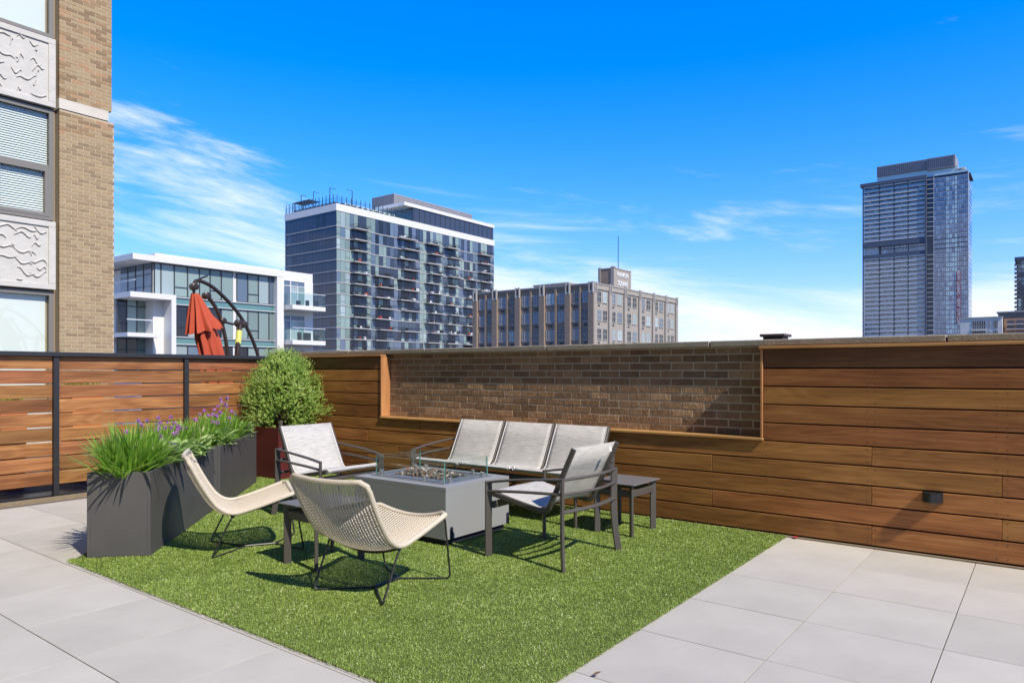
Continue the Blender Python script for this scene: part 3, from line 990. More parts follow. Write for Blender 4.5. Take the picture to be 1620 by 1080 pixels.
tray.build('burner_tray', BURN, pit, smooth=False)
tr2 = MB()
for x0, x1, y0, y1 in ((-iw - 0.045, iw + 0.045, -id_ - 0.045, -id_ - 0.031), (-iw - 0.045, iw + 0.045, id_ + 0.031, id_ + 0.045), (-iw - 0.045, -iw - 0.031, -id_ - 0.031, id_ + 0.031), (iw + 0.031, iw + 0.045, -id_ - 0.031, id_ + 0.031)):
    tr2.cbox(x0, x1, y0, y1, pt + 0.0005, pt + 0.008, 0.002)
tr2.build('tray_rim', STEEL, pit, smooth=False)
rk = MB()
ico_v = [Vector(v).normalized() for v in [(0, 1, 1.618), (0, -1, 1.618), (0, 1, -1.618), (0, -1, -1.618), (1, 1.618, 0), (-1, 1.618, 0), (1, -1.618, 0), (-1, -1.618, 0), (1.618, 0, 1), (-1.618, 0, 1), (1.618, 0, -1), (-1.618, 0, -1)]]
ico_f = [(0, 1, 8), (0, 9, 1), (0, 8, 4), (0, 4, 5), (0, 5, 9), (8, 1, 6), (8, 6, 10), (8, 10, 4), (9, 5, 11), (9, 11, 7), (9, 7, 1), (6, 1, 7), (6, 7, 3), (6, 3, 10), (10, 3, 2), (10, 2, 4), (4, 2, 5), (5, 2, 11), (11, 2, 3), (11, 3, 7)]
for i in range(330):
    x = random.uniform(-0.27, 0.24); y = random.uniform(-0.13, 0.13)
    e = max(0, 1 - (x / 0.30) ** 2 - (y / 0.16) ** 2)
    z = pt + 0.008 + random.random() * 0.045 * e + (0.03 * math.exp(-((x + 0.2) / 0.05) ** 2 - (y / 0.07) ** 2))
    s_ = random.uniform(0.008, 0.019)
    q = Matrix.Rotation(random.uniform(0, 6.28), 3, 'Z') @ Matrix.Rotation(random.uniform(0, 6.28), 3, 'X')
    rk.add([q @ Vector((v.x * s_ * random.uniform(0.7, 1.3), v.y * s_ * random.uniform(0.7, 1.3), v.z * s_ * random.uniform(0.6, 1.1))) + Vector((x, y, z)) for v in ico_v], ico_f, random.choice((0, 0, 0, 1, 2)))
rk.build('lava_rocks', [LAVA, pbr('pale_rock', (0.40, 0.35, 0.30), 0.95, noise=(30, 0.6)), pbr('brown_rock', (0.24, 0.15, 0.10), 0.95, noise=(30, 0.6))], pit, smooth=False, kind='stuff')
gw, gd, gz0, gz1 = 0.372, 0.252, pt + 0.010, pt + 0.160
for x0, x1, y0, y1 in ((-gw, gw, -gd - 0.004, -gd + 0.004), (-gw, gw, gd - 0.004, gd + 0.004), (-gw - 0.004, -gw + 0.004, -gd + 0.012, gd - 0.012), (gw - 0.004, gw + 0.004, -gd + 0.012, gd - 0.012)):
    b = MB()
    b.box(x0, x1, y0, y1, gz0, gz1)
    # broad faces clear, narrow edges green
    wide_x = (x1 - x0) > (y1 - y0)
    b.m = [1, 1] + ([0, 1, 0, 1] if wide_x else [1, 0, 1, 0])
    b.build('glass_pane', [GLASS, GEDGE], pit, smooth=False)
for x, y in ((-gw + 0.07, -gd), (gw - 0.20, -gd), (-gw + 0.07, gd), (gw - 0.15, gd), (gw, -gd + 0.06), (gw, gd - 0.06), (-gw, -gd + 0.06), (-gw, gd - 0.06)):
    lx, ly = (0.012, 0.014) if abs(y) == gd else (0.014, 0.012)
    MB().cbox(x - lx, x + lx, y - ly, y + ly, pt + 0.004, pt + 0.042, 0.003).build('glass_clip', STEEL, pit, smooth=False)

# ================================================================== SLING FURNITURE


def sling_seat(name, label, cat, n_s, pitch, hw, loc, rz, bow):
    t = thing(name, label, cat, loc, rz)
    hd = 0.30
    D = math.sqrt(0.5)
    zf, zfl, zr, zrl = 0.510, 0.440, 0.580, 0.478
    for sx in (1, -1):
        for sy in (1, -1):
            x, y = sx * hd, sy * hw
            rad = Vector((sx * D, sy * D, 0))
            tang = Vector((-sy * D, sx * D, 0))
            b = MB()
            if sx > 0:
                b.bar([(x, y, 0), (x, y, 0.25), (x, y, zf)], 0.021, 0.048, up=rad, c=0.005)
            else:
                pts = catmull([Vector((x, y, 0)) + rad * 0.030, Vector((x, y, 0.15)) + rad * 0.008, Vector((x, y, 0.32)) - rad * 0.004, Vector((x, y, zr))], 4)
                b.bar(pts, 0.021, 0.048, up=rad, c=0.005)
            b.build('leg', FRAME, t)
    for sy in (1, -1):
        for za, zb in ((zf - 0.008, zr - 0.008), (zfl, zrl)):
            pts = []
            for k in range(9):
                u = k / 8
                pts.append((hd - 2 * hd * u, sy * (hw + 0.012 * math.sin(math.pi * u)), za + (zb - za) * (u ** 0.85) + 0.006 * math.sin(math.pi * u)))
            MB().bar(pts, 0.030, 0.017, c=0.006).build('arm_rail', FRAME, t)
    for z in (zr - 0.008, zrl):
        pts = [(-hd - bow * math.sin(math.pi * k / 16) * (1.0), hw - 2 * hw * k / 16, z) for k in range(17)]
        MB().bar(pts, 0.026, 0.017, c=0.006).build('back_rail', FRAME, t)
    pts = [(-hd + 0.004 - bow * 0.8 * math.sin(math.pi * k / 12), hw - 0.004 - 2 * (hw - 0.004) * k / 12, 0.365) for k in range(13)]
    MB().bar(pts, 0.040, 0.018, c=0.005).build('seat_stretcher', FRAME, t)
    MB().bar([(hd - 0.03, hw - 0.012, 0.352), (hd - 0.025, 0, 0.352), (hd - 0.03, -hw + 0.012, 0.352)], 0.020, 0.048, c=0.005).build('seat_stretcher', FRAME, t)
    prof = [(0.315, 0.418), (0.10, 0.380), (-0.145, 0.334), (-0.352, 0.765)]
    rail = rounded([(x, 0, z) for x, z in prof], 0.05, 5)
    half = n_s * pitch / 2
    spath = [Vector((0.300, 0, 0.398)), Vector((0.322, 0, 0.408)), Vector((0.326, 0, 0.426)), Vector((0.305, 0, 0.438))] + \
        [p + Vector((0.0, 0, 0.020)) for p in rounded([(0.27, 0, 0.412), (0.10, 0, 0.376), (-0.135, 0, 0.336), (-0.240, 0, 0.548), (-0.340, 0, 0.750)], 0.07, 5)]
    L = [0.0]
    for a, c in zip(spath, spath[1:]):
        L.append(L[-1] + (c - a).length)
    for s_ in range(n_s):
        y0 = -half + s_ * pitch
        y1 = y0 + pitch
        for yy in (y0 + 0.013, y1 - 0.013):
            MB().bar([(p.x, yy, p.z) for p in rail], 0.020, 0.034, up=(0, 1, 0) if False else (1, 0, 1), c=0.004).build('side_rail', FRAME, t)
        ny = 12
        vs = []; uv = []
        for q, p in enumerate(spath):
            sag = 0.016 * math.sin(math.pi * min(1, L[q] / L[-1]))
            a = spath[max(0, q - 1)]; c = spath[min(len(spath) - 1, q + 1)]
            tg = (c - a).normalized()
            nr = Vector((tg.z, 0, -tg.x))            # away from the sitter
            for k in range(ny + 1):
                u = k / ny
                yv = y0 + 0.024 + (pitch - 0.048) * u
                vs.append(p + Vector((0, yv, 0)) + nr * sag * math.sin(math.pi * u))
                uv.append((u, L[q] / 1.0))
        b = MB()
        fs = [(q * (ny + 1) + k, q * (ny + 1) + k + 1, (q + 1) * (ny + 1) + k + 1, (q + 1) * (ny + 1) + k) for q in range(len(spath) - 1) for k in range(ny)]
        b.add(vs, fs)
        o = b.build('sling', SLING, t, angle=70)
        ul = o.data.uv_layers.new(name='UVMap')
        for lp in o.data.loops:
            ul.data[lp.index].uv = uv[lp.vertex_index]
        sm = o.modifiers.new('thick', 'SOLIDIFY')
        sm.thickness = 0.004
        for yy in (y0 + 0.0245, y1 - 0.0245):
            MB().tube([(p.x, yy, p.z) for p in spath], 0.0042, 6).build('sling_piping', PIPING, t)
    return t


chB = sling_seat('sling_armchair', 'taupe sling armchair seen from behind, facing the fire pit from the right', 'armchair', 1, 0.585, 0.335, (-2.745, 4.082, 0.014), math.pi, 0.055)
chB['group'] = 'sling armchairs around the fire pit'
chA = sling_seat('sling_armchair', 'taupe sling armchair between the red planter and the fire pit, facing right', 'armchair', 1, 0.585, 0.335, (-5.11, 4.045, 0.014), 0.0, 0.055)
chA['group'] = 'sling armchairs around the fire pit'
sofa = sling_seat('sling_sofa', 'three seat sling sofa standing against the hardwood wall', 'sofa', 3, 0.583, 0.92, (-3.955, 5.145, 0.014), R(-90), 0.03)
# paper tag on the armchair back, plastic ties on the sofa front
o = MB().box(-0.001, 0.001, -0.018, 0.018, -0.03, 0.0).build('paper_tag', WHITEP, chB, smooth=False)
o.location = (-0.372, -0.15, 0.745); o.rotation_euler = (0, R(8), 0.15)
for y in (0.29, -0.29):
    b = MB()
    for k in range(5):
        a = random.uniform(-1, 1)
        b.tube(catmull([(0.31, y, 0.425), (0.335, y + a * 0.02, 0.432), (0.35, y + a * 0.04, 0.418 + 0.01 * k)], 4), 0.0028, 5)
    b.build('plastic_tie', WHITEP, sofa)


def side_table(label, loc):
    t = thing('side_table', label, 'side table', loc, 0, 'small taupe side tables')
    hx, hy = 0.150, 0.182
    D = math.sqrt(0.5)
    for sx in (1, -1):
        for sy in (1, -1):
            rad = Vector((sx * D, sy * D, 0))
            MB().bar([(sx * hx, sy * hy, 0), (sx * hx, sy * hy, 0.2), (sx * hx, sy * hy, 0.388)], 0.021, 0.048, up=rad, c=0.005).build('leg', FRAME, t)
    for s_ in (1, -1):
        MB().bar([(hx * (1 - k / 4), s_ * (hy + 0.012 * math.sin(math.pi * k / 8)), 0.325) for k in range(0, 9)], 0.016, 0.055, c=0.004).build('apron', FRAME, t)
        MB().bar([(s_ * (hx + 0.012 * math.sin(math.pi * k / 8)), hy * (1 - k / 4), 0.325) for k in range(0, 9)], 0.016, 0.055, c=0.004).build('apron', FRAME, t)
    MB().cbox(-0.195, 0.195, -0.225, 0.225, 0.392, 0.402, 0.003).build('top', pbr('stone_top' + str(len(MATS)), (0.16, 0.15, 0.145), 0.6, noise=(160, 0.6), bump=(220, 0.15)), t, smooth=False)
    return t


side_table('taupe side table at the right end of the sofa', (-2.677, 5.018, 0.014))
side_table('taupe side table between the two wicker chairs', (-3.825, 2.985, 0.014))

# ================================================================== WICKER LOUNGE CHAIRS


def wicker_chair(label, loc, rz):
    t = thing('wicker_chair', label, 'lounge chair', loc, rz, 'wicker lounge chairs')
    edge = catmull([(-0.150, 0, 0.690), (-0.095, 0, 0.575), (-0.030, 0, 0.452), (0.045, 0, 0.345), (0.135, 0, 0.300), (0.250, 0, 0.322), (0.400, 0, 0.368), (0.545, 0, 0.418)], 6)
    Ls = [0]
    for a, c in zip(edge, edge[1:]):
        Ls.append(Ls[-1] + (c - a).length)
    tot = Ls[-1]

    def prof(u):
        s_ = u * tot
        k = max(0, min(len(edge) - 2, next((i for i in range(len(Ls) - 1) if Ls[i + 1] >= s_), len(edge) - 2)))
        f = (s_ - Ls[k]) / max(1e-6, Ls[k + 1] - Ls[k])
        p = edge[k].lerp(edge[k + 1], f)
        tg = (edge[k + 1] - edge[k]).normalized()
        return p, Vector((tg.z, 0, -tg.x))

    NU = 40
    PR = [prof(i / NU) for i in range(NU + 1)]

    def surf(u, v):
        """u along back-to-front, v across -1..1"""
        x = u * NU
        i = min(NU - 1, int(x))
        f = x - i
        p = PR[i][0].lerp(PR[i + 1][0], f)
        nr = PR[i][1].lerp(PR[i + 1][1], f).normalized()
        hwid = 0.292 - 0.012 * math.sin(math.pi * u) - 0.03 * max(0, 1 - u / 0.05) ** 2 - 0.03 * max(0, 1 - (1 - u) / 0.05) ** 2
        sag = 0.050 * (1 - v * v) * (1.0 if u > 0.1 else 0.55 + 4.5 * u)
        q = p - nr * 0.0 + Vector((0, hwid * v, 0)) + (nr * sag if True else 0)
        # the back top and the seat front corners are rounded
        return q

    w = MB()
    NV = 29
    for k in range(NV):
        v = -0.965 + 1.93 * k / (NV - 1)
        w.tube([surf(i / 34, v) for i in range(35)], 0.0052, 5, up=(0, 1, 0))
    NC = 92
    for k in range(NC):
        u = 0.008 + 0.984 * k / (NC - 1)
        off_ = 0.0026 * (1 if k % 2 else -1)
        pts = []
        for i in range(19):
            p = surf(u, -0.97 + 1.94 * i / 18)
            nr = PR[min(NU, int(u * NU))][1]
            pts.append(p + nr * (off_ if i % 2 else -off_))
        w.tube(pts, 0.0018, 4, up=(1, 0, 0.3))
    w.build('woven_shell', RATTAN, t, kind='stuff')
    # thick rolled rim all the way round
    rim = [surf(i / 30, 1.0) for i in range(1, 30)] + [surf(0.995, 0.93 - 1.86 * i / 14) for i in range(15)] + [surf(1 - i / 30, -1.0) for i in range(1, 30)] + [surf(0.005, -0.93 + 1.86 * i / 14) for i in range(15)]
    MB().tube(rim, 0.0155, 10, closed=True, up=(0.3, 0.1, 1)).build('rim', RATTAN, t)
    # stitches along the rim
    f_ = MB()
    for s_ in (1, -1):
        y = s_ * 0.265
        f_.tube(rounded([(0.23, 0, 0.008), (0.0, y, 0.008), (0.135, s_ * 0.268, 0.288), (0.33, s_ * 0.272, 0.326), (0.535, s_ * 0.272, 0.392), (0.600, y, 0.008), (0.43, 0, 0.008)], 0.035, 5), 0.0062, 7)
    f_.build('leg_frame', BLACK, t)
    MB().tube([(0.225, 0, 0.010), (0.435, 0, 0.010)], 0.0085, 7).build('floor_bar', BLACK, t)
    MB().tube([(0.125 + 0.02 * math.sin(math.pi * i / 14), 0.268 - 0.536 * i / 14, 0.288 - 0.055 * math.sin(math.pi * i / 14)) for i in range(15)], 0.009, 7).build('under_seat_rod', BLACK, t)
    MB().tube([(0.535, 0.272 - 0.544 * i / 12, 0.392 - 0.05 * math.sin(math.pi * i / 12)) for i in range(13)], 0.0062, 7).build('under_seat_rod', BLACK, t)
    return t


wicker_chair('cream wicker lounge chair in front, its back turned to the camera', (-3.10, 2.568, 0.012), R(95.0))
wicker_chair('cream wicker lounge chair seen from the side beside the charcoal planters', (-4.70, 2.684, 0.012), R(61.0))

# ================================================================== UMBRELLA BEYOND THE FENCE
UX = -10.3
um = thing('cantilever_umbrella', 'closed rust red cantilever umbrella on curved bronze arms behind the fence', 'umbrella', (UX, 6.75, -0.02))


def ul(y, z, x=0.0):
    return Vector((x, y - 6.75, z + 0.02))


MB().tube(catmull([ul(6.93, 0.03), ul(6.86, 0.8), ul(6.69, 1.555), ul(6.47, 2.02), ul(6.25, 2.30), ul(5.98, 2.53), ul(5.80, 2.625), ul(5.66, 2.645), ul(5.60, 2.57)], 6), 0.028, 10).build('outer_arm', BRONZE, um)
MB().tube(catmull([ul(6.22, 0.03, 0.04), ul(6.20, 0.8, 0.04), ul(6.14, 1.544, 0.04), ul(6.04, 2.03, 0.04), ul(5.93, 2.27, 0.04), ul(5.80, 2.43, 0.04)], 6), 0.030, 10).build('inner_arm', BRONZE, um)
p_ = MB().tube([ul(6.22, 0.03, 0.10), ul(6.248, 1.2, 0.10), ul(6.27, 1.60, 0.10), ul(6.345, 2.02, 0.04)], 0.042, 10).build('crank_post', BRONZE, um)
MB().tube([ul(6.29, 1.70, 0.082), ul(6.325, 1.92, 0.061)], 0.045, 10).build('warning_label', YEL, p_)
for y, z, r_ in ((5.80, 2.43, 0.055), (5.60, 2.55, 0.055), (6.345, 2.04, 0.06), (6.42, 2.02, 0.055), (6.06, 2.06, 0.05)):
    MB().tube([ul(y, z, -0.04), ul(y, z, -0.03), ul(y, z, 0.07), ul(y, z, 0.08)], r_, 12, up=(0, 0, 1), scale=[0.7, 1, 1, 0.7]).build('pivot', BRONZE, um)
MB().tube(catmull([ul(6.06, 2.06, 0.03), ul(6.20, 2.02, 0.05), ul(6.42, 2.02, 0.03)], 4), 0.018, 8).build('link_bar', BRONZE, um)
o = MB().cbox(-0.03, 0.03, -0.13, 0.09, -0.012, 0.012, 0.004).build('winch_plate', BRONZE, um)
o.location = ul(5.74, 2.70); o.rotation_euler = (0.45, 0, 0)
MB().tube([ul(5.60, 2.56), ul(5.615, 2.44)], 0.022, 8).build('hub_rod', BRONZE, um)
MB().box(-0.45, 0.45, -0.75, 0.45, 0.0, 0.06).build('base_plate', BRONZE, um, smooth=False)
cp = MB()
axis0, axis1 = ul(5.635, 2.45), ul(6.05, 0.95)


def fold_ring(s_, hwid, amp, ph, sk=0.0):
    c = axis0.lerp(axis1, s_)
    out = []
    for k in range(48):
        a = 2 * math.pi * k / 48
        rr = hwid * (1 + amp * math.cos(9 * a + ph) + 0.10 * math.cos(3 * a + ph * 2))
        out.append(c + Vector((math.cos(a) * rr * 0.75, math.sin(a) * rr, -0.06 * math.cos(9 * a + ph) * amp * 3 * s_ + sk * math.sin(a))))
    return out


def skin(rings):
    vs = [p for r_ in rings for p in r_]
    n_ = len(rings[0])
    fs = [(i * n_ + k, i * n_ + (k + 1) % n_, (i + 1) * n_ + (k + 1) % n_, (i + 1) * n_ + k) for i in range(len(rings) - 1) for k in range(n_)]
    return vs, fs


cp.add(*skin([fold_ring(0.0, 0.055, 0.05, 0), fold_ring(0.02, 0.07, 0.08, 0), fold_ring(0.10, 0.105, 0.16, 0.2), fold_ring(0.20, 0.155, 0.20, 0.3), fold_ring(0.30, 0.205, 0.24, 0.5, 0.05), fold_ring(0.37, 0.235, 0.27, 0.6, 0.06)]))
cp.add(*skin([fold_ring(0.30, 0.13, 0.15, 1.0), fold_ring(0.45, 0.165, 0.2, 1.2), fold_ring(0.60, 0.165, 0.2, 1.4), fold_ring(0.80, 0.20, 0.25, 1.6, 0.03), fold_ring(0.95, 0.19, 0.3, 1.8, 0.05)]))
cp.build('canopy', UMB, um, angle=60)

# orange planters with flowers on the neighbour's terrace


def neighbour_planter(label, x0, x1, y0, y1, z):
    t = thing('orange_planter_box', label, 'planter', ((x0 + x1) / 2, (y0 + y1) / 2, -0.02), 0, 'orange planters behind the fence')
    hx, hy = (x1 - x0) / 2, (y1 - y0) / 2
    b_ = MB()
    b_.add([(-hx * .8, -hy * .8, 0), (hx * .8, -hy * .8, 0), (hx * .8, hy * .8, 0), (-hx * .8, hy * .8, 0), (-hx, -hy, z), (hx, -hy, z), (hx, hy, z), (-hx, hy, z)],
           [(3, 2, 1, 0), (4, 5, 6, 7), (0, 1, 5, 4), (1, 2, 6, 5), (2, 3, 7, 6), (3, 0, 4, 7)])
    b_.build('pot', ORANGE, t, smooth=False)
    lv = MB()
    for i in range(160):
        az = random.uniform(0, 6.28)
        blade(lv, (random.uniform(-hx, hx) * 0.8, random.uniform(-hy, hy) * 0.8, z), az, random.uniform(0.2, 1.3), random.uniform(0.06, 0.14), 0.02, 0.6, 3, random.random())
    lv.build('leaves', GRASS, t, tint=True)
    return t


neighbour_planter('tall orange planter glimpsed through the fence gaps, behind the second panel', -9.35, -8.95, 3.42, 3.76, 1.10)
neighbour_planter('orange planter glimpsed through the gaps of the leftmost fence panel', -9.3, -8.95, 2.72, 2.98, 0.98)

npw = thing('neighbour_parapet', 'dark low parapet glimpsed through the fence gaps at the far side of the next terrace', 'wall', (-13.2, 8.6, -0.02))
MB().cbox(-0.12, 0.12, -2.35, 2.4, 0, 1.30, 0.01).build('panel', CHAR, npw, smooth=False)
MB().cbox(-0.16, 0.16, -2.37, 2.42, 1.302, 1.34, 0.01).build('cap', CHAR, npw, smooth=False)

# ================================================================== BACKDROP BUILDINGS


def gl(name, color, rough=0.06, ior=1.9, var=0.0, noise=None):
    return pbr(name, color, rough, 0.0, var=var, noise=noise, ior=ior, dark=0.5)


G_NAVY = gl('glass_navy', (0.036, 0.048, 0.080), 0.05, 1.45, 0.18)
G_BLUE = gl('glass_blue', (0.105, 0.145, 0.195), 0.06, 1.55, 0.2)
G_TEAL = gl('glass_teal', (0.20, 0.27, 0.255), 0.08, 1.5, 0.22)
G_DARK = gl('glass_dark', (0.020, 0.024, 0.035), 0.05, 1.5, 0.4)
G_PALE = gl('glass_pale', (0.30, 0.37, 0.38), 0.1, 1.5, 0.2)
WHITE = pbr('white_panel', (0.64, 0.635, 0.62), 0.6, noise=(0.6, 0.3), dark=0.88)
SLABC = pbr('slab_edge', (0.40, 0.40, 0.40), 0.8, noise=(0.8, 0.4), dark=0.8)
GREYP = pbr('grey_louvre', (0.27, 0.265, 0.28), 0.6, noise=(0.5, 0.4))
MULL = pbr('mullion_dark', (0.055, 0.062, 0.075), 0.4, 0.4)
MULW = pbr('mullion_white', (0.66, 0.67, 0.68), 0.5)
RAILD = pbr('rail_dark', (0.03, 0.032, 0.035), 0.5)

# ---- tan brick tower at the left edge
BX = -14.2
bt = thing('brick_apartment_tower', 'tan brick apartment tower at the left edge with relief panels and window blinds', 'building', (BX, 5.69, -18.0))
bl = lambda x, y, z: (x - BX, y - 5.69, z + 18.0)


def bbox(mb, x0, x1, y0, y1, z0, z1, m=0):
    a = bl(x0, y0, z0); c = bl(x1, y1, z1)
    return mb.box(a[0], c[0], a[1], c[1], a[2], c[2], m)


m_ = MB()
bbox(m_, BX - 12, BX - 0.22, -12.0, 6.12, -18, 24)
m_.build('wall_core', BRICK_T, bt, smooth=False)
m_ = MB()
bbox(m_, BX - 0.2, 10.0, -12.0, -4.6, -18, 24)  # unseen mass added behind the camera to hold sky light off the wall
m_.build('added_sky_blocker', BRICK_T, bt, smooth=False)
m_ = MB()
bbox(m_, BX - 0.215, BX - 0.0035, 5.222, 6.150, -18, 6.00)
bbox(m_, BX - 0.215, BX - 0.0035, 5.222, 6.105, 6.20, 24)
m_.build('pier_mortar', MORT2, bt, smooth=False)
m_ = MB()
bbox(m_, BX - 0.20, BX + 0.012, 5.21, 6.05, 6.012, 6.196)
m_.build('stone_band', pbr('band_stone', (0.62, 0.58, 0.52), 0.85, noise=(3, 0.4)), bt, smooth=False)
cnt = 0
rest = MB()
zc_ = -0.12
row = 0
while zc_ < 8.9:
    if 5.955 < zc_ < 6.20:
        zc_ = 6.205
    yend = 6.155 if zc_ < 6 else 6.110
    y = 5.217 + (0 if row % 2 else -0.1016)
    while y < yend - 0.02:
        a, c = max(y, 5.217), min(y + 0.1945, yend)
        if c - a > 0.03:
            xo = random.uniform(-0.001, 0.002)
            if cnt < 300 and zc_ > 1.5:
                piece('brick', (0.05, round(c - a, 3), 0.0575), BRICK_T, bt, bl(BX - 0.025 + xo, (a + c) / 2, zc_ + 0.029), 0, c=0.0025)
                cnt += 1
            else:
                p0 = bl(BX - 0.05 + xo, a, zc_); p1 = bl(BX + xo, c, zc_ + 0.0575)
                rest.box(p0[0], p1[0], p0[1], p1[1], p0[2], p1[2], random.choice((0, 0, 0, 1, 2, 3)))
        y += 0.2042
    zc_ += 0.0677
    row += 1
rest.build('upper_bricks', [BRICK_T, pbr('brick_b', (0.33, 0.22, 0.12), 0.9, noise=(12, 0.5)), pbr('brick_c', (0.42, 0.26, 0.15), 0.9, noise=(12, 0.5)), pbr('brick_d', (0.26, 0.175, 0.10), 0.9, noise=(12, 0.5))], bt, smooth=False, kind='stuff')
PANEL = pbr('relief_panel', (0.56, 0.55, 0.525), 0.85, noise=(4, 0.6), dark=0.85, bump=(9, 1.0))
GROOVE = pbr('relief_groove', (0.13, 0.125, 0.12), 0.9)
WFR = pbr('window_frame_bronze', (0.20, 0.19, 0.175), 0.5, 0.2)
SHADE = pbr('roller_shade', (0.70, 0.715, 0.72), 0.8)
for zs0, zs1 in ((2.735, 3.955), (6.005, 7.235), (-0.54, 0.68), (9.28, 10.5)):
    m_ = MB()
    for c_ in (0,):
        p0 = bl(BX - 0.20, 2.0, zs0); p1 = bl(BX - 0.06, 5.175, zs1)
        m_.cbox(p0[0], p1[0], p0[1], p1[1], p0[2], p1[2], 0.012)
        # raised border
        for y0, y1, z0_, z1_ in ((2.0, 5.175, zs1 - 0.10, zs1), (2.0, 5.175, zs0, zs0 + 0.10), (5.06, 5.175, zs0 + 0.1, zs1 - 0.1)):
            q0 = bl(BX - 0.058, y0, z0_); q1 = bl(BX - 0.035, y1, z1_)
            m_.cbox(q0[0], q1[0], q0[1], q1[1], q0[2], q1[2], 0.006)
    pn = m_.build('relief_panel', PANEL, bt, smooth=False)
    rs = random.Random(int(zs0 * 10) + 40)
    if zs1 < 1 or zs0 > 9:
        continue
    for row_ in range(7):
        for k in range(5):
            y0 = 3.62 + k * 0.30 + rs.uniform(-0.06, 0.06)
            zz = zs0 + 0.17 + row_ * (zs1 - zs0 - 0.30) / 6.3 + rs.uniform(-0.05, 0.05)
            if rs.random() < 0.12:
                continue
            ln = rs.uniform(0.12, 0.34)
            sl = rs.uniform(-0.45, 0.5)
            wob = rs.uniform(0.02, 0.045)
            if rs.random() < 0.22:
                sl = rs.uniform(-3, 3); ln *= 0.3
            pts = []
            for q in range(6):
                u = q / 5
                pts.append(bl(BX - 0.058, min(5.03, y0 + ln * u), min(zs1 - 0.12, max(zs0 + 0.12, zz + sl * ln * u + wob * math.sin(u * 7 + k * 2 + row_)))))
            path = catmull(pts, 3)
            sc2 = [0.25 + 0.75 * math.sin(math.pi * (i_ + 0.4) / len(path)) for i_ in range(len(path))]
            rl_ = MB().sweep(path, [(0.008, 0), (0.004, 0.005), (-0.008, 0), (0, -0.004)], up=(1, 0, 0), scale=sc2)
            rl_.sweep([p + Vector((0.0, 0.004, 0.020)) for p in path], [(0.016, -0.004), (0.010, 0.010), (0.0, 0.015), (-0.010, 0.010), (-0.016, -0.004)], up=(1, 0, 0), m=1, scale=sc2)
            rl_.build('relief_line', [GROOVE, PANEL], pn)
for zw0, zw1, kind_ in ((3.985, 5.975, 'blind'), (7.27, 9.26, 'shade'), (0.71, 2.705, 'shade')):
    m_ = MB()
    x0, x1 = BX - 0.19, BX - 0.10
    zm = zw0 + (zw1 - zw0) * 0.48
    for y0, y1, z0_, z1_ in ((5.09, 5.17, zw0, zw1), (2.0, 5.09, zw1 - 0.07, zw1), (2.0, 5.09, zw0, zw0 + 0.06)):
        bbox(m_, x0, x1, y0, y1, z0_, z1_)
    if kind_ == 'blind':
        bbox(m_, x0 + 0.01, x1 - 0.012, 2.0, 5.09, zm - 0.035, zm + 0.035)
        bbox(m_, x0 + 0.02, x1 + 0.006, 5.02, 5.09, zw0 + 0.06, zm - 0.035)
        bbox(m_, x0 + 0.02, x1 + 0.006, 4.28, 4.34, zw0 + 0.06, zm - 0.035)
        bbox(m_, x0 + 0.02, x1 + 0.006, 4.34, 5.02, zw0 + 0.06, zw0 + 0.12)
        bbox(m_, x0 + 0.02, x1 + 0.006, 4.34, 5.02, zm - 0.095, zm - 0.035)
    wn = m_.build('window', WFR, bt, smooth=False)
    m_ = MB()
    bbox(m_, BX - 0.165, BX - 0.155, 2.0, 5.09, zw0 + 0.06, zw1 - 0.07)
    m_.build('pane', GLASS, wn, smooth=False)
    m_ = MB()
    if kind_ == 'blind':
        z = zw0 + 0.08
        while z < zw1 - 0.09:
            a = bl(BX - 0.205, 2.0, z); c = bl(BX - 0.180, 5.085, z + 0.043)
            m_.add([(c[0], a[1], a[2]), (c[0], c[1], a[2]), (a[0], c[1], c[2]), (a[0], a[1], c[2])], [(0, 1, 2, 3)])
            z += 0.042
        m_.build('blind_slats', SHADE, wn, smooth=False, kind='stuff')
    else:
        bbox(m_, BX - 0.205, BX - 0.20, 2.0, 5.06, zw0 + 0.1, zw1 - 0.07)
        m_.build('roller_shade', SHADE, wn, smooth=False)


class Bld:
    """a building: world coordinates in, local to its own base"""

    def __init__(s, name, label, base, cat='building'):
        s.o = thing(name, label, cat, base)
        s.b = Vector(base)

    def box(s, mb, x0, x1, y0, y1, z0, z1, m=0):
        b_ = s.b
        return mb.box(x0 - b_.x, x1 - b_.x, y0 - b_.y, y1 - b_.y, z0 - b_.z, z1 - b_.z, m)

    def part(s, name, mat, boxes, parent=None, kind=None):
        mb = MB()
        for q in boxes:
            s.box(mb, *q)
        return mb.build(name, mat, parent or s.o, smooth=False, kind=kind)

    def pane(s, name, mat, x0, x1, y0, y1, z0, z1, parent=None):
        key = 'unit_' + name + mat.name
        if key not in SHARED:
            mb = MB().box(-.5, .5, -.5, .5, -.5, .5)
            me_ = bpy.data.meshes.new(name)
            me_.from_pydata(mb.v, [], mb.f)
            me_.materials.append(mat)
            SHARED[key] = me_
        o_ = link(name, SHARED[key], parent or s.o)
        o_.location = Vector(((x0 + x1) / 2, (y0 + y1) / 2, (z0 + z1) / 2)) - s.b
        o_.scale = (x1 - x0, y1 - y0, z1 - z0)
        return o_


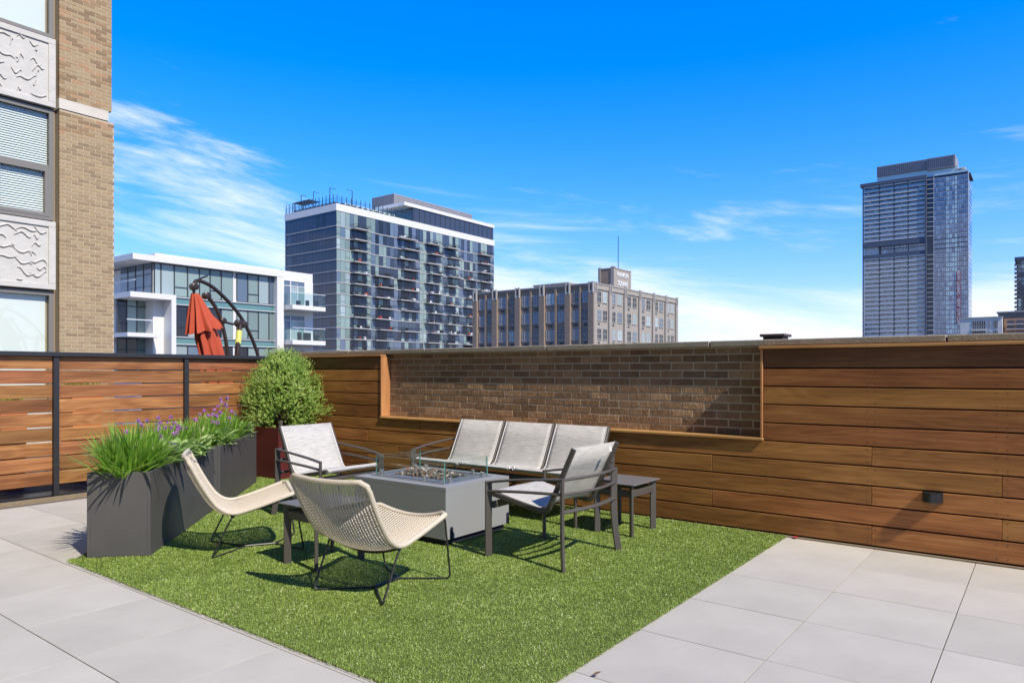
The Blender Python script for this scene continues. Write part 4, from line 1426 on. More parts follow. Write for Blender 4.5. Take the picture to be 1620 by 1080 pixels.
# ---- white modern apartment building
WX = -54.0
W = Bld('white_apartment_building', 'white low apartment building with long glazed floors and an overhanging roof', (WX - 8, 33.0, -18.0))
W.part('wall', WHITE, [(WX - 22, WX - 0.45, 26.42, 41.15, -18, 9.5), (WX - 22, WX - 0.6, 37.0, 41.15, 9.4, 10.29), (WX - 0.6, WX - 0.5, 37.6, 41.15, -18, 10.29)])
W.part('end_pillar', WHITE, [(WX - 0.44, WX + 0.10, 36.95, 37.62, -18, 9.60)])
rf = W.part('roof', WHITE, [(WX - 22, WX + 0.12, 24.66, 37.62, 9.60, 10.03)])
W.part('roof_upstand', WHITE, [(WX - 22, WX - 0.10, 26.4, 37.3, 10.03, 10.28)], rf)
# long glazed front: three storeys
muls = [26.45, 26.95, 27.99, 29.06, 30.05, 30.95, 31.93, 33.0, 33.32, 34.36, 35.37, 36.41, 36.94]
seq = [G_PALE, G_PALE, G_TEAL, G_TEAL, G_TEAL, G_TEAL, G_TEAL, G_PALE, G_BLUE, G_TEAL, G_PALE, G_BLUE]
rr_ = random.Random(5)
for z0_, z1_, y_from in ((7.10, 9.58, 0), (4.00, 6.48, 2), (0.9, 3.38, 2)):
    for k in range(y_from, len(muls) - 1):
        a, c = muls[k], muls[k + 1]
        mt = seq[k] if z0_ > 7 else rr_.choice([G_TEAL, G_TEAL, G_PALE, G_BLUE, G_DARK])
        fr_ = W.part('window', MULL if k != 7 else WHITE, [(WX - 0.44, WX - 0.33, a, a + 0.07, z0_, z1_), (WX - 0.44, WX - 0.33, a + 0.07, c, z1_ - 0.06, z1_), (WX - 0.44, WX - 0.33, a + 0.07, c, z0_, z0_ + 0.06)] + ([(WX - 0.44, WX - 0.34, a + 0.07, c, z0_ + 0.75, z0_ + 0.80)] if k in (2, 5, 9) else []))
        W.pane('pane', mt if k != 7 else WHITE, WX - 0.42, WX - 0.40, a + 0.07, c, z0_ + 0.06, z1_ - 0.06, fr_)
    if z0_ < 7:
        W.part('spandrel', pbr('spandrel_teal%d' % len(MATS), (0.09, 0.20, 0.20), 0.15, ior=1.7), [(WX - 0.44, WX - 0.36, 27.65, 36.94, z1_ + 0.05, z1_ + 0.56)])
        W.part('white_sill', WHITE, [(WX - 0.44, WX - 0.24, 27.65, 36.94, z1_ + 0.563, z1_ + 0.617), (WX - 0.44, WX - 0.24, 27.65, 36.94, z1_ + 0.0, z1_ + 0.048)])
# side glazing facing the camera, upper floor
for k in range(4):
    x1_ = WX - 0.5 - k * 1.3
    fr_ = W.part('window', MULL, [(x1_ - 0.06, x1_, 26.32, 26.41, 7.1, 9.58), (x1_ - 1.3, x1_ - 0.06, 26.32, 26.41, 8.7, 8.76)])
    W.pane('pane', G_BLUE, x1_ - 1.3, x1_ - 0.06, 26.36, 26.38, 7.1, 9.58, fr_)
# framed balcony at the left
bf = W.part('balcony_frame', WHITE, [(WX - 8, WX + 0.75, 24.2, 27.60, 6.72, 7.12), (WX - 1.6, WX + 0.75, 27.24, 27.60, -18, 6.715), (WX - 8, WX + 0.75, 24.0, 26.4, 3.82, 4.12)])
for k, yy in enumerate((24.3, 25.0, 25.75, 26.5)):
    fr_ = W.part('window', MULL, [(WX - 1.75, WX - 1.62, yy, yy + 0.06, 4.13, 6.71), (WX - 1.75, WX - 1.62, yy + 0.06, yy + 0.72, 6.2, 6.26)])
    W.pane('pane', rr_.choice([G_TEAL, G_DARK, G_BLUE]), WX - 1.70, WX - 1.68, yy + 0.06, yy + 0.72, 4.13, 6.71, fr_)
    fr_ = W.part('window', MULL, [(WX - 1.75, WX - 1.62, yy, yy + 0.06, 1.0, 3.81), (WX - 1.75, WX - 1.62, yy + 0.06, yy + 0.72, 2.9, 2.96)])
    W.pane('pane', rr_.choice([G_TEAL, G_DARK, G_PALE]), WX - 1.70, WX - 1.68, yy + 0.06, yy + 0.72, 1.0, 3.81, fr_)
W.part('balcony_rail', MULW, [(WX + 0.60, WX + 0.66, 24.0, 26.2, 5.05, 5.11), (WX - 7, WX - 0.3, 25.0, 25.06, 8.1, 8.16)])
# wing with balconies, right end
for z0_ in (7.18, 4.08, 0.98):
    fr_ = W.part('window', MULW, [(WX - 0.449, WX - 0.36, 37.9, 37.97, z0_, z0_ + 2.3), (WX - 0.449, WX - 0.36, 38.62, 38.70, z0_, z0_ + 2.3), (WX - 0.449, WX - 0.36, 40.15, 40.22, z0_, z0_ + 2.3), (WX - 0.449, WX - 0.36, 37.97, 38.62, z0_ + 2.23, z0_ + 2.3), (WX - 0.449, WX - 0.36, 38.70, 40.15, z0_ + 2.23, z0_ + 2.3), (WX - 0.449, WX - 0.36, 37.97, 38.62, z0_ + 1.75, z0_ + 1.81), (WX - 0.449, WX - 0.36, 38.70, 40.15, z0_ + 1.75, z0_ + 1.81), (WX - 0.449, WX - 0.36, 39.40, 39.46, z0_, z0_ + 1.75)])
    for a, c, mt in ((37.97, 38.62, G_BLUE), (38.70, 39.40, G_PALE), (39.46, 40.15, G_TEAL)):
        W.pane('pane', mt, WX - 0.447, WX - 0.41, a, c, z0_, z0_ + 1.75, fr_)
        W.pane('pane', G_BLUE, WX - 0.447, WX - 0.41, a, c, z0_ + 1.81, z0_ + 2.23, fr_)
    if z0_ > 1:
        bs_ = W.part('balcony', WHITE, [(WX - 0.448, WX + 1.2, 37.75, 41.3, z0_ - 0.42, z0_ - 0.04)])
        W.part('balcony_glass', GLASS_R, [(WX + 1.15, WX + 1.17, 37.78, 41.28, z0_, z0_ + 1.02), (WX - 0.4, WX + 1.14, 37.78, 37.80, z0_, z0_ + 1.02), (WX - 0.4, WX + 1.14, 41.26, 41.28, z0_, z0_ + 1.02)], bs_)
        W.part('balcony_rail', MULW, [(WX + 1.13, WX + 1.19, 37.76, 41.3, z0_ + 1.03, z0_ + 1.07)], bs_)
        cl_ = [(WX + 0.2 + rr_.uniform(0, 0.5), WX + 0.8, q, q + rr_.uniform(0.25, 0.5), z0_ - 0.03, z0_ + rr_.uniform(0.4, 0.8)) for q in (38.6, 39.5, 40.4)]
        W.part('balcony_furniture', RAILD, cl_, bs_, 'stuff')

# ---- glass mid-rise with balconies
TX, TY = -157.29, 126.69
Tw = Bld('glass_midrise', 'dark blue glass mid rise with rows of balconies and a white roof band', (TX - 12, 161, -18.0))
XL, YR, ZB = -180.88, 196.77, 45.9
Tw.part('core', G_DARK, [(XL + 0.3, TX - 0.3, TY + 0.3, YR - 0.3, -18, ZB)])
Tw.part('roof_band', WHITE, [(XL - 0.1, TX + 0.15, TY - 0.15, YR + 0.1, ZB, 47.86)])
floors = [45.86 - 1.0] + [41.75 - 3.135 * k for k in range(0, 15)]
ztops = [ZB - 0.02] + [41.75 - 3.135 * k for k in range(0, 14)]
zbots = [41.75 - 3.135 * k for k in range(0, 15)]
for z in zbots:
    if z > -2:
        Tw.part('floor_slab', SLABC, [(XL - 0.12, TX + 0.12, TY - 0.12, YR + 0.05, z - 0.17, z + 0.07)])
panes = []
rt = random.Random(3)
# column types along the right face
ycols = []
y = TY + 0.05
while y < YR - 0.4:
    w_ = rt.choice((1.35, 1.5, 1.7))
    ycols.append((y, min(y + w_, YR - 0.05)))
    y += w_
BALC = [(131.8, 137.6), (140.3, 147.0), (150.1, 157.4), (161.9, 168.1), (171.0, 176.8), (180.2, 185.6), (187.4, 194.4)]


def col_type(yc, fl):
    if yc < 131.5:
        return rt.choices((G_TEAL, G_PALE, G_BLUE), (7, 2, 1))[0]
    for a, c in BALC:
        if a <= yc <= c:
            return rt.choices((G_NAVY, G_DARK, G_TEAL, G_BLUE), (6, 3, 2, 1))[0]
    ph = math.sin(yc * 0.83) + 0.25 * math.sin(fl * 1.9 + yc)
    if ph > 0.35:
        return rt.choices((G_TEAL, G_PALE, G_NAVY), (7, 1, 2))[0]
    return rt.choices((G_BLUE, G_NAVY, G_TEAL), (6, 3, 1))[0]


for fl, (zt_, zb_) in enumerate(zip(ztops, zbots)):
    if zt_ < 2:
        break
    z0_, z1_ = zb_ + 0.12, zt_ - 0.26 if fl else zt_
    for a, c in ycols:
        panes.append((TX - 0.06, TX, a + 0.035, c - 0.035, z0_, z1_, col_type((a + c) / 2, fl)))
    x = TX - 0.05
    k = 0
    while x > XL + 0.3:
        w_ = (1.5, 1.2, 1.8, 1.5)[k % 4]
        panes.append((max(XL + 0.02, x - w_) + 0.03, x - 0.03, TY, TY + 0.06, z0_, z1_, rt.choices((G_NAVY, G_DARK), (15, 1))[0]))
        x -= w_
        k += 1
panes.sort(key=lambda q: abs((q[0] + q[1]) / 2 - TX) + abs((q[2] + q[3]) / 2 - TY) + (0 if q[4] > 8 else 500))
for q in panes[:300]:
    Tw.pane('pane', q[6], *q[:6])
mats_ = [G_NAVY, G_BLUE, G_TEAL, G_DARK, G_PALE, pbr('glass_navy2', (0.055, 0.075, 0.115), 0.05, ior=1.5), pbr('glass_blue2', (0.12, 0.155, 0.23), 0.06, ior=1.5), pbr('glass_teal2', (0.25, 0.32, 0.30), 0.08, ior=1.5)]
mb_ = MB()
for q in panes[300:]:
    i_ = mats_.index(q[6])
    if i_ < 3 and rt.random() < 0.45:
        i_ += 5
    Tw.box(mb_, *q[:6], i_)
mb_.build('far_panes', mats_, Tw.o, smooth=False, kind='stuff')
# opening lights and mid rails on the fa\u00e7ade
ml = MB()
for fl, zb_ in enumerate(zbots):
    if zb_ < 3:
        break
    for k, (a, c) in enumerate(ycols):
        if (k + fl // 3) % 3 == 0:
            Tw.box(ml, TX + 0.002, TX + 0.03, a, c, zb_ + 0.95, zb_ + 1.03)
        if k % 2 == 0:
            Tw.box(ml, TX + 0.002, TX + 0.03, a - 0.04, a + 0.04, zb_ + 0.12, zb_ + 2.8)
ml.build('mullions', MULL, Tw.o, smooth=False, kind='stuff')
for a, c in BALC:
    for fl, zb_ in enumerate(zbots):
        if zb_ < 6:
            break
        sk = {140.3: fl < 4, 180.2: fl < 3, 187.4: False, 131.8: False}.get(a, False)
        if sk or (a in (150.1, 161.9, 171.0) and rt.random() < 0.06):
            continue
        sh = 0 if (a in (131.8, 187.4)) else (1.0 if fl % 2 else -0.6)
        if fl == 14:
            continue
        a2, c2 = a + sh, c + sh
        bo = Tw.part('balcony', SLABC, [(TX + 0.125, TX + 1.9, a2, c2, zb_ - 0.20, zb_ + 0.06)])
        rl = [(TX + 1.84, TX + 1.9, a2, c2, zb_ + 1.08, zb_ + 1.15), (TX + 0.15, TX + 1.84, a2, a2 + 0.05, zb_ + 1.08, zb_ + 1.15), (TX + 0.15, TX + 1.84, c2 - 0.05, c2, zb_ + 1.08, zb_ + 1.15)]
        yy = a2
        while yy < c2:
            rl.append((TX + 1.85, TX + 1.89, yy, yy + 0.05, zb_ + 0.062, zb_ + 1.08))
            yy += 0.36
        for xx in (0.5, 0.95, 1.4):
            rl.append((TX + xx, TX + xx + 0.05, a2 + 0.005, a2 + 0.045, zb_ + 0.062, zb_ + 1.08))
        Tw.part('railing', RAILD, rl, bo)
        fu = MB()
        for q in range(rt.randint(2, 5)):
            yq = rt.uniform(a2 + 0.4, c2 - 1.0)
            Tw.box(fu, TX + 0.6, TX + 0.6 + rt.uniform(0.4, 0.9), yq, yq + rt.uniform(0.3, 1.2), zb_ + 0.062, zb_ + rt.uniform(0.4, 1.0), rt.choice((0,) * 9 + (1, 1, 2)))
        fu.build('balcony_furniture', [RAILD, WHITEP, UMB], bo, smooth=False, kind='stuff')
# penthouse level and plant room
Tw.part('penthouse_glass', G_NAVY, [(TX - 12, TX - 0.25, 156.6, YR - 0.2, 47.87, 52.2)])
for q in range(17):
    Tw.part('penthouse_mullion', MULL, [(TX - 0.248, TX - 0.16, 157.0 + q * 2.4, 157.16 + q * 2.4, 47.88, 52.2)])
Tw.part('penthouse_lobby_glass', GLASS_R, [(TX - 12, TX - 0.4, 150.5, 150.6, 47.87, 50.6), (TX - 0.5, TX - 0.4, 150.6, 156.5, 47.87, 51.4)])
Tw.part('penthouse_roof', WHITE, [(TX - 13, TX + 0.1, 152.6, YR + 0.05, 52.24, 53.3)])
Tw.part('roof_upstand', WHITE, [(TX - 14, TX - 4, 133.0, 152.5, 47.87, 49.7)])
Tw.part('plant_room', GREYP, [(TX - 18.3, TX - 8, 155.9, 194.1, 53.31, 57.7)])
lv = MB()
for k in range(8):
    Tw.box(lv, TX - 18.34, TX - 7.96, 155.86, 194.14, 53.6 + k * 0.52, 53.68 + k * 0.52)
lv.build('louvre_lines', MULL, Tw.o, smooth=False, kind='stuff')
pm_ = MB()
k = 0
y = TY + 0.2
while y < 156:
    Tw.box(pm_, TX - 0.10, TX + 0.02, y, y + 0.14, 47.87, 50.3)
    y += 1.7
x = TX - 1.5
while x > XL:
    Tw.box(pm_, x, x + 0.16, TY - 0.02, TY + 0.12, 47.87, 50.6)
    x -= 1.55
pm_.build('screen_posts', MULL, Tw.o, smooth=False, kind='stuff')
Tw.part('screen_glass', GLASS_R, [(TX - 0.06, TX - 0.03, TY + 0.2, 156, 47.9, 49.7), (XL, TX - 0.2, TY + 0.03, TY + 0.06, 47.9, 49.7)])
Tw.part('pergola', MULL, [(XL + 1.4, XL + 1.6, TY + 2, TY + 2.2, 47.87, 51.3), (XL + 6, XL + 6.2, TY + 2, TY + 2.2, 47.87, 51.3)] + [(XL + 1.0, XL + 9, TY + 2 + 0.7 * q, TY + 2.2 + 0.7 * q, 51.3, 51.55) for q in range(6)])
lo = []
for q in range(11):
    xx = XL + 3 + q * 1.75
    lo.append((xx, xx + 0.7, TY + 1.2, TY + 2.6, 47.87, 48.9))
for q in range(12):
    yy = TY + 3 + q * 2.1
    lo.append((TX - 2.4, TX - 1.2, yy, yy + 0.9, 47.87, 48.7))
Tw.part('roof_loungers', RAILD, lo, kind='stuff')
for xx, yy, h_, sd_ in ((-177.8, 130.0, 53.8, 1), (-171.9, 130.0, 53.9, 1), (-164.4, 130.0, 53.9, 1), (-159.0, 133.6, 52.9, -1)):
    Tw.part('lamp_post', MULL, [(xx, xx + 0.16, yy, yy + 0.16, 47.87, h_), (xx, xx + 0.2, min(yy, yy + sd_ * 2), max(yy, yy + sd_ * 2), h_, h_ + 0.10)])

# ---- old brick loft building
FXX, FYY = -71.68, 121.35
Fr = Bld('brick_loft_building', 'old brown brick loft building with paired windows and a rooftop sign block', (-85, 141, -18.0))
BRK = pbr('loft_brick', (0.29, 0.215, 0.155), 0.92, noise=(1.3, 0.7), dark=0.66, bump=(8, 0.4))
BRKL = pbr('loft_brick_light', (0.345, 0.31, 0.27), 0.92, noise=(1.3, 0.7), dark=0.75, bump=(8, 0.4))
STN = pbr('loft_stone', (0.40, 0.375, 0.34), 0.9, noise=(1.0, 0.6))
XLF, YRF, ZTF = -103.03, 161.22, 18.95
Fr.part('wall', BRK, [(XLF, FXX - 0.5, FYY + 0.35, YRF, -18, 18.2)])
Fr.part('side_wall', BRKL, [(FXX - 0.5, FXX - 0.35, FYY + 0.4, YRF, -18, 18.2)])
Fr.part('parapet', BRK, [(XLF, FXX - 0.36, FYY + 0.15, FYY + 0.60, 18.2, 18.7)])
Fr.part('side_parapet', BRKL, [(FXX - 0.75, FXX - 0.15, FYY + 0.61, YRF, 17.75, 18.75)])
Fr.part('coping', STN, [(XLF - 0.05, FXX - 0.2, FYY + 0.05, FYY + 0.62, 18.71, 18.93), (FXX - 0.76, FXX - 0.02, FYY + 0.63, YRF + 0.05, 18.76, 18.95)])
for x0_, x1_ in ((-103.03, -101.83), (-97.52, -96.10), (-91.20, -89.85), (-84.88, -83.55), (-78.45, -77.20), (-72.95, -71.68)):
    p0 = Fr.part('pilaster', BRK, [(x0_, x1_, FYY - 0.25, FYY + 0.34, -18, 16.95)])
    Fr.part('pilaster_cap', STN, [(x0_ + 0.08, x0_ + 0.34, FYY - 0.30, FYY + 0.14, 16.96, 19.15), (x1_ - 0.34, x1_ - 0.08, FYY - 0.30, FYY + 0.14, 16.96, 19.15), (x0_ + 0.35, x1_ - 0.35, FYY - 0.22, FYY + 0.14, 16.96, 17.4), (x0_ + 0.35, x1_ - 0.35, FYY - 0.22, FYY + 0.14, 18.75, 19.05)], p0)
for y0_, y1_ in ((121.36, 122.55), (127.45, 128.6), (134.0, 135.15), (140.8, 141.95), (147.55, 148.6), (154.2, 155.2), (160.1, 161.22)):
    p0 = Fr.part('pilaster', BRKL, [(FXX - 0.34, FXX + 0.05, y0_, y1_, -18, 17.0)])
    Fr.part('pilaster_cap', STN, [(FXX - 0.14, FXX + 0.10, y0_ + 0.1, y0_ + 0.34, 17.02, 19.15), (FXX - 0.14, FXX + 0.10, y1_ - 0.34, y1_ - 0.1, 17.02, 19.15)], p0)
bays = [(-101.51, -99.93), (-99.19, -97.62), (-95.91, -93.91), (-93.16, -91.31), (-89.6, -87.62), (-86.87, -84.94), (-83.31, -81.33), (-80.52, -78.59), (-77.04, -75.39), (-74.62, -72.96)]
rw = random.Random(8)
for k in range(0, 10, 2):
    xm = (bays[k][1] + bays[k + 1][0]) / 2
    Fr.part('mullion_pier', BRK, [(xm - 0.2, xm + 0.2, FYY + 0.0, FYY + 0.34, -18, 18.19)])
for zz0, zz1 in ((15.13, 17.31), (11.42, 13.62), (7.75, 9.83)):
    for k, (a, c) in enumerate(bays):
        ys = FYY + 0.20
        w1 = (c - a) / 3
        fr_ = Fr.part('window', STN, [(a - 0.06, c + 0.06, ys, ys + 0.14, zz0 - 0.16, zz0)] + [(a + q * w1 - 0.045, a + q * w1 + 0.045, ys + 0.03, ys + 0.14, zz0, zz1) for q in range(4)] + [(a + 0.045 + q * w1, a + w1 - 0.045 + q * w1, ys + 0.05, ys + 0.14, (zz0 + zz1) / 2 - 0.04, (zz0 + zz1) / 2 + 0.04) for q in range(3)])
        Fr.pane('pane', rw.choices((G_BLUE, G_NAVY, G_DARK, G_PALE), (6, 3, 3, 1))[0], a, c, ys + 0.09, ys + 0.12, zz0, zz1, fr_)
        if (k + int(zz0)) % 3:
            xm = (a + c) / 2
            Fr.part('vent', RAILD, [(xm - 0.45, xm + 0.45, FYY + 0.30, FYY + 0.345, zz0 - 0.95, zz0 - 0.55)])
wr = [122.85, 124.75, 125.41, 127.08, 128.79, 130.64, 131.47, 133.5, 135.45, 137.51, 138.27, 140.12, 142.22, 144.09, 144.9, 146.89, 148.92, 150.77, 151.5, 153.55, 155.41, 157.16, 157.77, 159.4]
for zz0, zz1 in ((15.24, 17.33), (11.54, 13.6), (7.8, 9.84)):
    for k in range(0, len(wr), 2):
        a, c = wr[k], wr[k + 1]
        xs = FXX - 0.36
        ymid = (a + c) / 2
        fr_ = Fr.part('window', STN, [(xs, xs + 0.17, a - 0.05, c + 0.05, zz0 - 0.14, zz0)] + [(xs, xs + 0.06, q - 0.045, q + 0.045, zz0, zz1) for q in (a, ymid, c)] + [(xs, xs + 0.05, a + 0.045, ymid - 0.045, (zz0 + zz1) / 2, (zz0 + zz1) / 2 + 0.08), (xs, xs + 0.05, ymid + 0.045, c - 0.045, (zz0 + zz1) / 2, (zz0 + zz1) / 2 + 0.08)])
        Fr.pane('pane', rw.choices((G_DARK, G_PALE, G_BLUE), (5, 3, 2))[0], xs - 0.002 + 0.01, xs + 0.03, a + 0.045, c - 0.045, zz0, zz1, fr_)
        if (k // 2) % 2 == 0:
            Fr.part('vent', RAILD, [(xs + 0.0, xs + 0.03, ymid - 0.42, ymid + 0.42, zz0 - 0.9, zz0 - 0.55)])
# rooftop sign block
sb_ = Fr.part('sign_block', BRK, [(-83.7, -79.75, 143.8, 152.0, 18.2, 25.0)])
Fr.part('sign_block_trim', BRKL, [(-80.4, -79.6, 143.65, 144.5, 18.2, 25.5), (-80.3, -79.6, 151.5, 152.1, 18.2, 25.2), (-83.8, -83.1, 143.65, 144.4, 18.2, 25.4), (-79.745, -79.70, 144.5, 151.5, 18.2, 24.95), (-83.7, -79.6, 143.7, 152.1, 25.01, 25.2)], sb_)
SIGN = pbr('sign_letters', (0.68, 0.68, 0.66), 0.5)
text_mesh('FRANKLIN', 1.5, 0.05, SIGN, 'lettering', sb_, Vector((-79.62, 147.95, 23.75)) - Fr.b, (R(90), 0, R(90)), sx=0.78)
text_mesh('SQUARE', 1.5, 0.05, SIGN, 'lettering', sb_, Vector((-79.62, 147.95, 21.75)) - Fr.b, (R(90), 0, R(90)), sx=0.86)
Fr.part('antenna', MULL, [(-80.6, -80.48, 147.4, 147.52, 25.2, 33.0)])
Fr.part('roof_hut', BRKL, [(-91, -82, 128.0, 133.0, 18.2, 20.1)])
Fr.part('roof_hut_cap', STN, [(-91.2, -81.8, 127.8, 133.2, 20.11, 20.4)])

# ---- tall glass tower, right
RY = 518.16
Rt = Bld('glass_high_rise', 'tall pale blue glass high rise with a red leasing banner', (-69, 535, -18.0))
Rt.part('core', G_NAVY, [(-98.0, -39.6, RY + 0.6, 548, -18, 125)])
zs = [123.2 - 2.985 * k for k in range(0, 48)]
G_TW = [pbr('tower_glass_a', (0.11, 0.155, 0.25), 0.08, ior=2.0), pbr('tower_glass_b', (0.19, 0.26, 0.36), 0.08, ior=2.0), pbr('tower_glass_c', (0.075, 0.105, 0.19), 0.08, ior=2.0), pbr('tower_glass_d', (0.38, 0.50, 0.53), 0.1, ior=1.8)]
mb_ = MB()
rq = random.Random(21)
for fl, z in enumerate(zs):
    if z < 20:
        break
    z0_, z1_ = z - 2.985 + 0.3, z - 0.28
    amen = 77.5 < z < 84.5
    x = -98.0
    while x < -62.3:
        w_ = 1.45
        if amen and x < -89:
            x += w_
            continue
        i_ = rq.choices((0, 1, 2, 3), (5, 3, 4, 1))[0]
        Rt.box(mb_, x, x + w_ - 0.12, RY + 0.45 - 0.0, RY + 0.5, z0_, z1_, i_)
        x += w_
    for a, c, wts in ((-57.7, -51.3, (6, 2, 5, 0)), (-51.2, -49.3, (0, 2, 0, 6)), (-49.2, -46.6, (1, 5, 1, 3)), (-46.5, -45.2, (0, 2, 0, 6)), (-45.1, -39.7, (5, 4, 3, 0))):
        nn_ = max(1, round((c - a) / 1.1))
        for q in range(nn_):
            xa = a + (c - a) * q / nn_
            xb = a + (c - a) * (q + 1) / nn_
            Rt.box(mb_, xa + 0.05, xb - 0.05, RY - 0.05, RY, z0_ + 0.05, z1_ + 0.05, rq.choices((0, 1, 2, 3), wts)[0])
    if z < 122:
        q0 = 0
        for y_ in (520, 523, 526, 529, 532, 535, 538, 541):
            Rt.box(mb_, -39.58, -39.5, y_, y_ + 2.6, z0_, z1_, rq.choices((0, 1, 2, 3), (4, 3, 5, 1))[0])
mb_.build('glazing', G_TW, Rt.o, smooth=False, kind='stuff')
BAND = pbr('tower_blue_band', (0.072, 0.09, 0.128), 0.5)
LSLAB = pbr('tower_slab', (0.58, 0.59, 0.58), 0.7)
Rt.part('top_band', BAND, [(-100.0, -61.6, RY - 2.2, RY + 3, 123.9, 126.0), (-62.4, -61.5, RY - 2.2, RY + 0.6, 20, 123.9), (-98.8, -98.2, RY - 1.0, RY + 0.6, 20, 123.9)])
Rt.part('amenity_band', BAND, [(-98.2, -62.4, RY - 1.6, RY + 0.44, 83.4, 86.4), (-98.2, -62.4, RY - 1.6, RY + 0.44, 76.0, 78.2)])
Rt.part('white_columns', WHITE, [(-97.5 + 1.6 * q, -97.1 + 1.6 * q, RY - 0.5, RY - 0.1, 78.2, 83.4) for q in range(5)])
Rt.part('white_recess', WHITE, [(-98.0, -89.2, RY + 0.35, RY + 0.58, 78.2, 83.4)])
for fl, z in enumerate(zs):
    if z < 22 or 76 < z < 87:
        continue
    Rt.part('floor_slab', LSLAB, [(a, c, RY - 1.3, RY + 0.44, z - 0.42, z + 0.02) for a, c in ((-98.1, -88.8), (-88.5, -80.2), (-79.9, -72.2), (-71.9, -62.5))] + [(-61.4, -57.9, RY - 0.3, RY + 0.58, z - 0.35, z - 0.05), (-57.7, -39.5, RY - 0.09, RY + 0.0, z - 0.25, z - 0.02)])
rb_ = MB()
for fl, z in enumerate(zs):
    if z < 22 or 76 < z < 87:
        continue
    for a, c in ((-98.0, -89.0), (-88.3, -80.4), (-79.7, -72.4), (-71.7, -62.7)):
        Rt.box(rb_, a, c, RY - 1.26, RY - 1.22, z + 0.05, z + 1.05)
rb_.build('balcony_glass', pbr('tower_balcony_glass', (0.20, 0.26, 0.33), 0.1, ior=1.9), Rt.o, smooth=False, kind='stuff')
Rt.part('dividers', BAND, [(a - 0.12, a + 0.12, RY - 0.9, RY + 0.44, 20, 123.9) for a in (-88.65, -80.05, -72.05)])
Rt.part('corner_frame', LSLAB, [(-39.55, -39.1, RY - 0.1, RY + 0.4, 20, 125.4), (-57.9, -57.7, RY - 0.06, RY + 0.5, 20, 125.3)])
Rt.part('crown_glass', G_TW[3], [(-90.5, -45, RY + 2, 540, 125.0, 130.0), (-57.6, -39.6, RY + 0.1, 545, 124.9, 126.2)])
Rt.part('crown_louvre', GREYP, [(-90.49, -61.3, RY + 1.0, 540, 130.0, 136.6), (-61.28, -46.2, RY + 0.2, 538, 129.2, 136.6)])
cr = MB()
for q in range(40):
    Rt.box(cr, -90.4 + q * 1.1, -90.15 + q * 1.1, RY + (0.85 if q < 26 else 0.05), RY + (0.99 if q < 26 else 0.19), 130.0, 136.4)
cr.build('louvre_fins', MULL, Rt.o, smooth=False, kind='stuff')
Rt.part('roof_wing', BAND, [(-40.5, -38.6, RY + 5, 546, 124.6, 125.2)])
Rt.part('roof_rail', LSLAB, [(-46, -41, RY + 1, RY + 9, 127.6, 128.2)])
bn_ = Rt.part('leasing_banner', pbr('banner_red', (0.26, 0.035, 0.055), 0.7), [(-45.75, -43.45, RY - 0.30, RY - 0.12, 31.2, 63.2)])
text_mesh('NOW LEASING / RENT OTP.COM', 2.35, 0.03, SIGN, 'lettering', bn_, Vector((-44.6, RY - 0.36, 47.2)) - Rt.b, (R(90), R(90), 0), sx=0.96)

# ---- low blocks and a dark tower at the right edge
Lb = Bld('cream_office_block', 'low cream office block beside the tall glass high rise', (-20, 362, -18.0))
CREAM = pbr('cream_stone', (0.60, 0.57, 0.52), 0.8, noise=(0.5, 0.4))
Lb.part('wall', CREAM, [(-30, -15.2, 356.9, 372, -18, 23.6)])
Lb.part('roof', STN, [(-30.2, -15.1, 356.6, 372, 23.62, 24.2)])
for a, c, z0_, z1_ in ((-25.7, -20.95, 20.6, 22.45), (-25.7, -20.95, 19.2, 20.35), (-25.7, -20.95, 16.2, 18.2), (-20.15, -19.35, 19.3, 22.45), (-20.15, -19.35, 16.2, 18.4), (-18.35, -16.75, 19.35, 22.45), (-18.35, -16.75, 16.2, 18.4)):
    w_ = Lb.part('window', G_DARK, [(a, c, 356.78, 356.95, z0_, z1_)])
    nb_ = 6 if c - a > 3 else 3
    Lb.part('window_frame', MULW, [(a + (c - a) * q / nb_ - 0.04, a + (c - a) * q / nb_ + 0.04, 356.70, 356.77, z0_, z1_) for q in range(nb_ + 1)], w_)
Lb.part('balcony_slab', CREAM, [(-26.0, -20.8, 355.6, 356.88, 18.4, 19.0)])
Lc = Bld('brick_office_block', 'orange brick block with dark roof glazing near the right edge', (-8, 368, -18.0))
Lc.part('wall', pbr('orange_brick', (0.40, 0.22, 0.13), 0.9, noise=(0.6, 0.5)), [(-14.8, 2.0, 362, 376, -18, 23.5)])
Lc.part('roof_glazing', G_NAVY, [(-16.9, 2.0, 362.4, 376, 23.52, 26.0)])
Lc.part('roof', STN, [(-17.5, 2.2, 361.8, 376.2, 26.02, 26.5)])
for z0_ in (21.3, 19.3, 16.6):
    for a in (-13.7, -10.6, -7.6):
        w_ = Lc.part('window', G_NAVY, [(a, a + 2.4, 361.85, 361.98, z0_, z0_ + 1.3)])
        Lc.part('balcony', MULW, [(a - 0.4, a + 2.7, 360.9, 361.84, z0_ - 0.45, z0_ - 0.25)], w_)
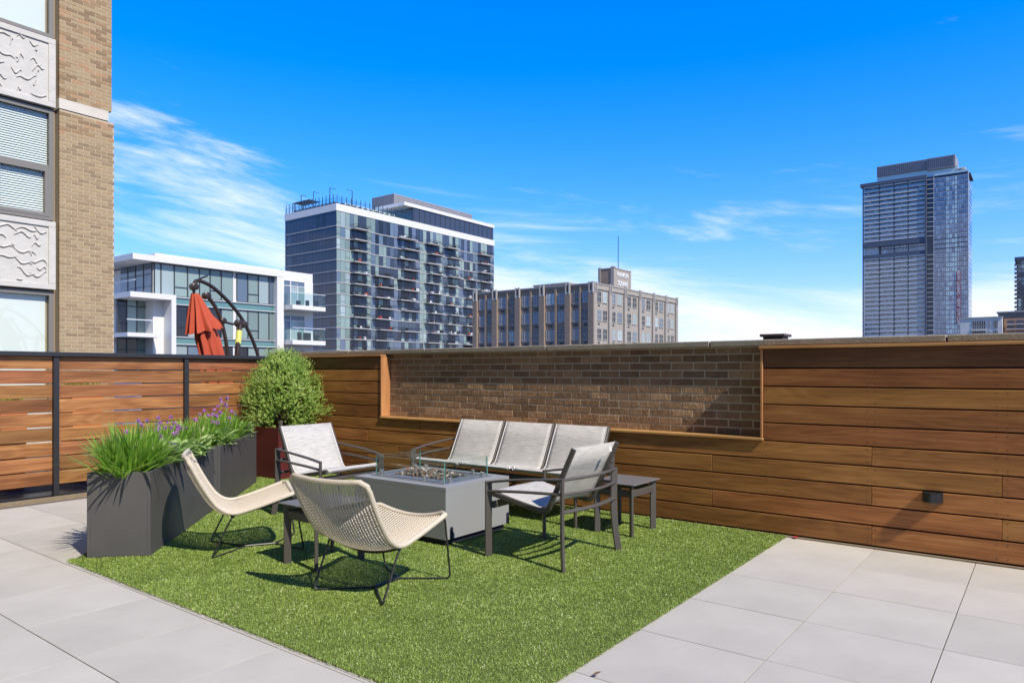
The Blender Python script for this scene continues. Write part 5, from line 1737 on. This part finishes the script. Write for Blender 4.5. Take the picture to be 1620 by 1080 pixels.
Le = Bld('navy_glass_tower', 'dark navy glass tower cut off by the right edge of the view', (0, 645, -18.0))
Le.part('core', G_DARK, [(-18.5, 25, 638.3, 665, -18, 83)])
Le.part('parapet', BAND, [(-19.8, 25, 637.7, 665, 83, 85.2)])
mb_ = MB()
z = 82.5
while z > 15:
    x = -17.5
    while x < 24:
        Le.box(mb_, x, x + 1.7, 638.0, 638.2, z - 2.6, z, rq.choices((0, 1, 2), (5, 1, 5))[0])
        x += 1.9
    z -= 3.1
mb_.build('glazing', [G_NAVY, G_PALE, G_BLUE], Le.o, smooth=False, kind='stuff')
z = 79.4
while z > 15:
    Le.part('balcony', LSLAB, [(-19.9, -17.6, 637.6, 643, z - 0.3, z)])
    Le.part('balcony_panel', RAILD, [(-19.9, -19.7, 637.7, 643, z + 0.02, z + 1.1), (-19.69, -17.6, 637.65, 637.8, z + 0.02, z + 1.1)])
    z -= 3.1

# ---- vent hood just beyond the wall
vt = thing('roof_vent', 'small brown metal roof vent peeping over the stone coping', 'vent', (-2.405, 8.0, -0.055))
BRV = pbr('vent_metal', (0.10, 0.062, 0.055), 0.6, noise=(10, 0.4))
MB().box(-0.105, 0.105, -0.105, 0.105, 0, 1.705).build('shaft', BRV, vt, smooth=False)
MB().cbox(-0.135, 0.135, -0.135, 0.135, 1.708, 1.738, 0.006).build('cap', BRV, vt, smooth=False)

# ---- litter on the pavers
lfm = pbr('dry_leaf', (0.22, 0.11, 0.05), 0.8)
lo_ = MB()
broad_leaf(lo_, (0, 0, 0.004), 0.6, 1.35, 0.05, 0.024, -0.5, 0.5)
tag(lo_.build('dry_leaf', lfm), 'small dry brown leaf on the paver by the turf edge', 'leaf').location = (-1.52, 2.545, 0.002)
lo_ = MB()
for k in range(5):
    broad_leaf(lo_, (0, 0, 0.008), k * 1.26, 1.2, 0.022, 0.016, 0.4, 0.5)
tag(lo_.build('fallen_blossom', MIXFL), 'tiny pink red blossom lying at the foot of the hardwood wall', 'flower').location = (-1.53, 5.585, 0.003)
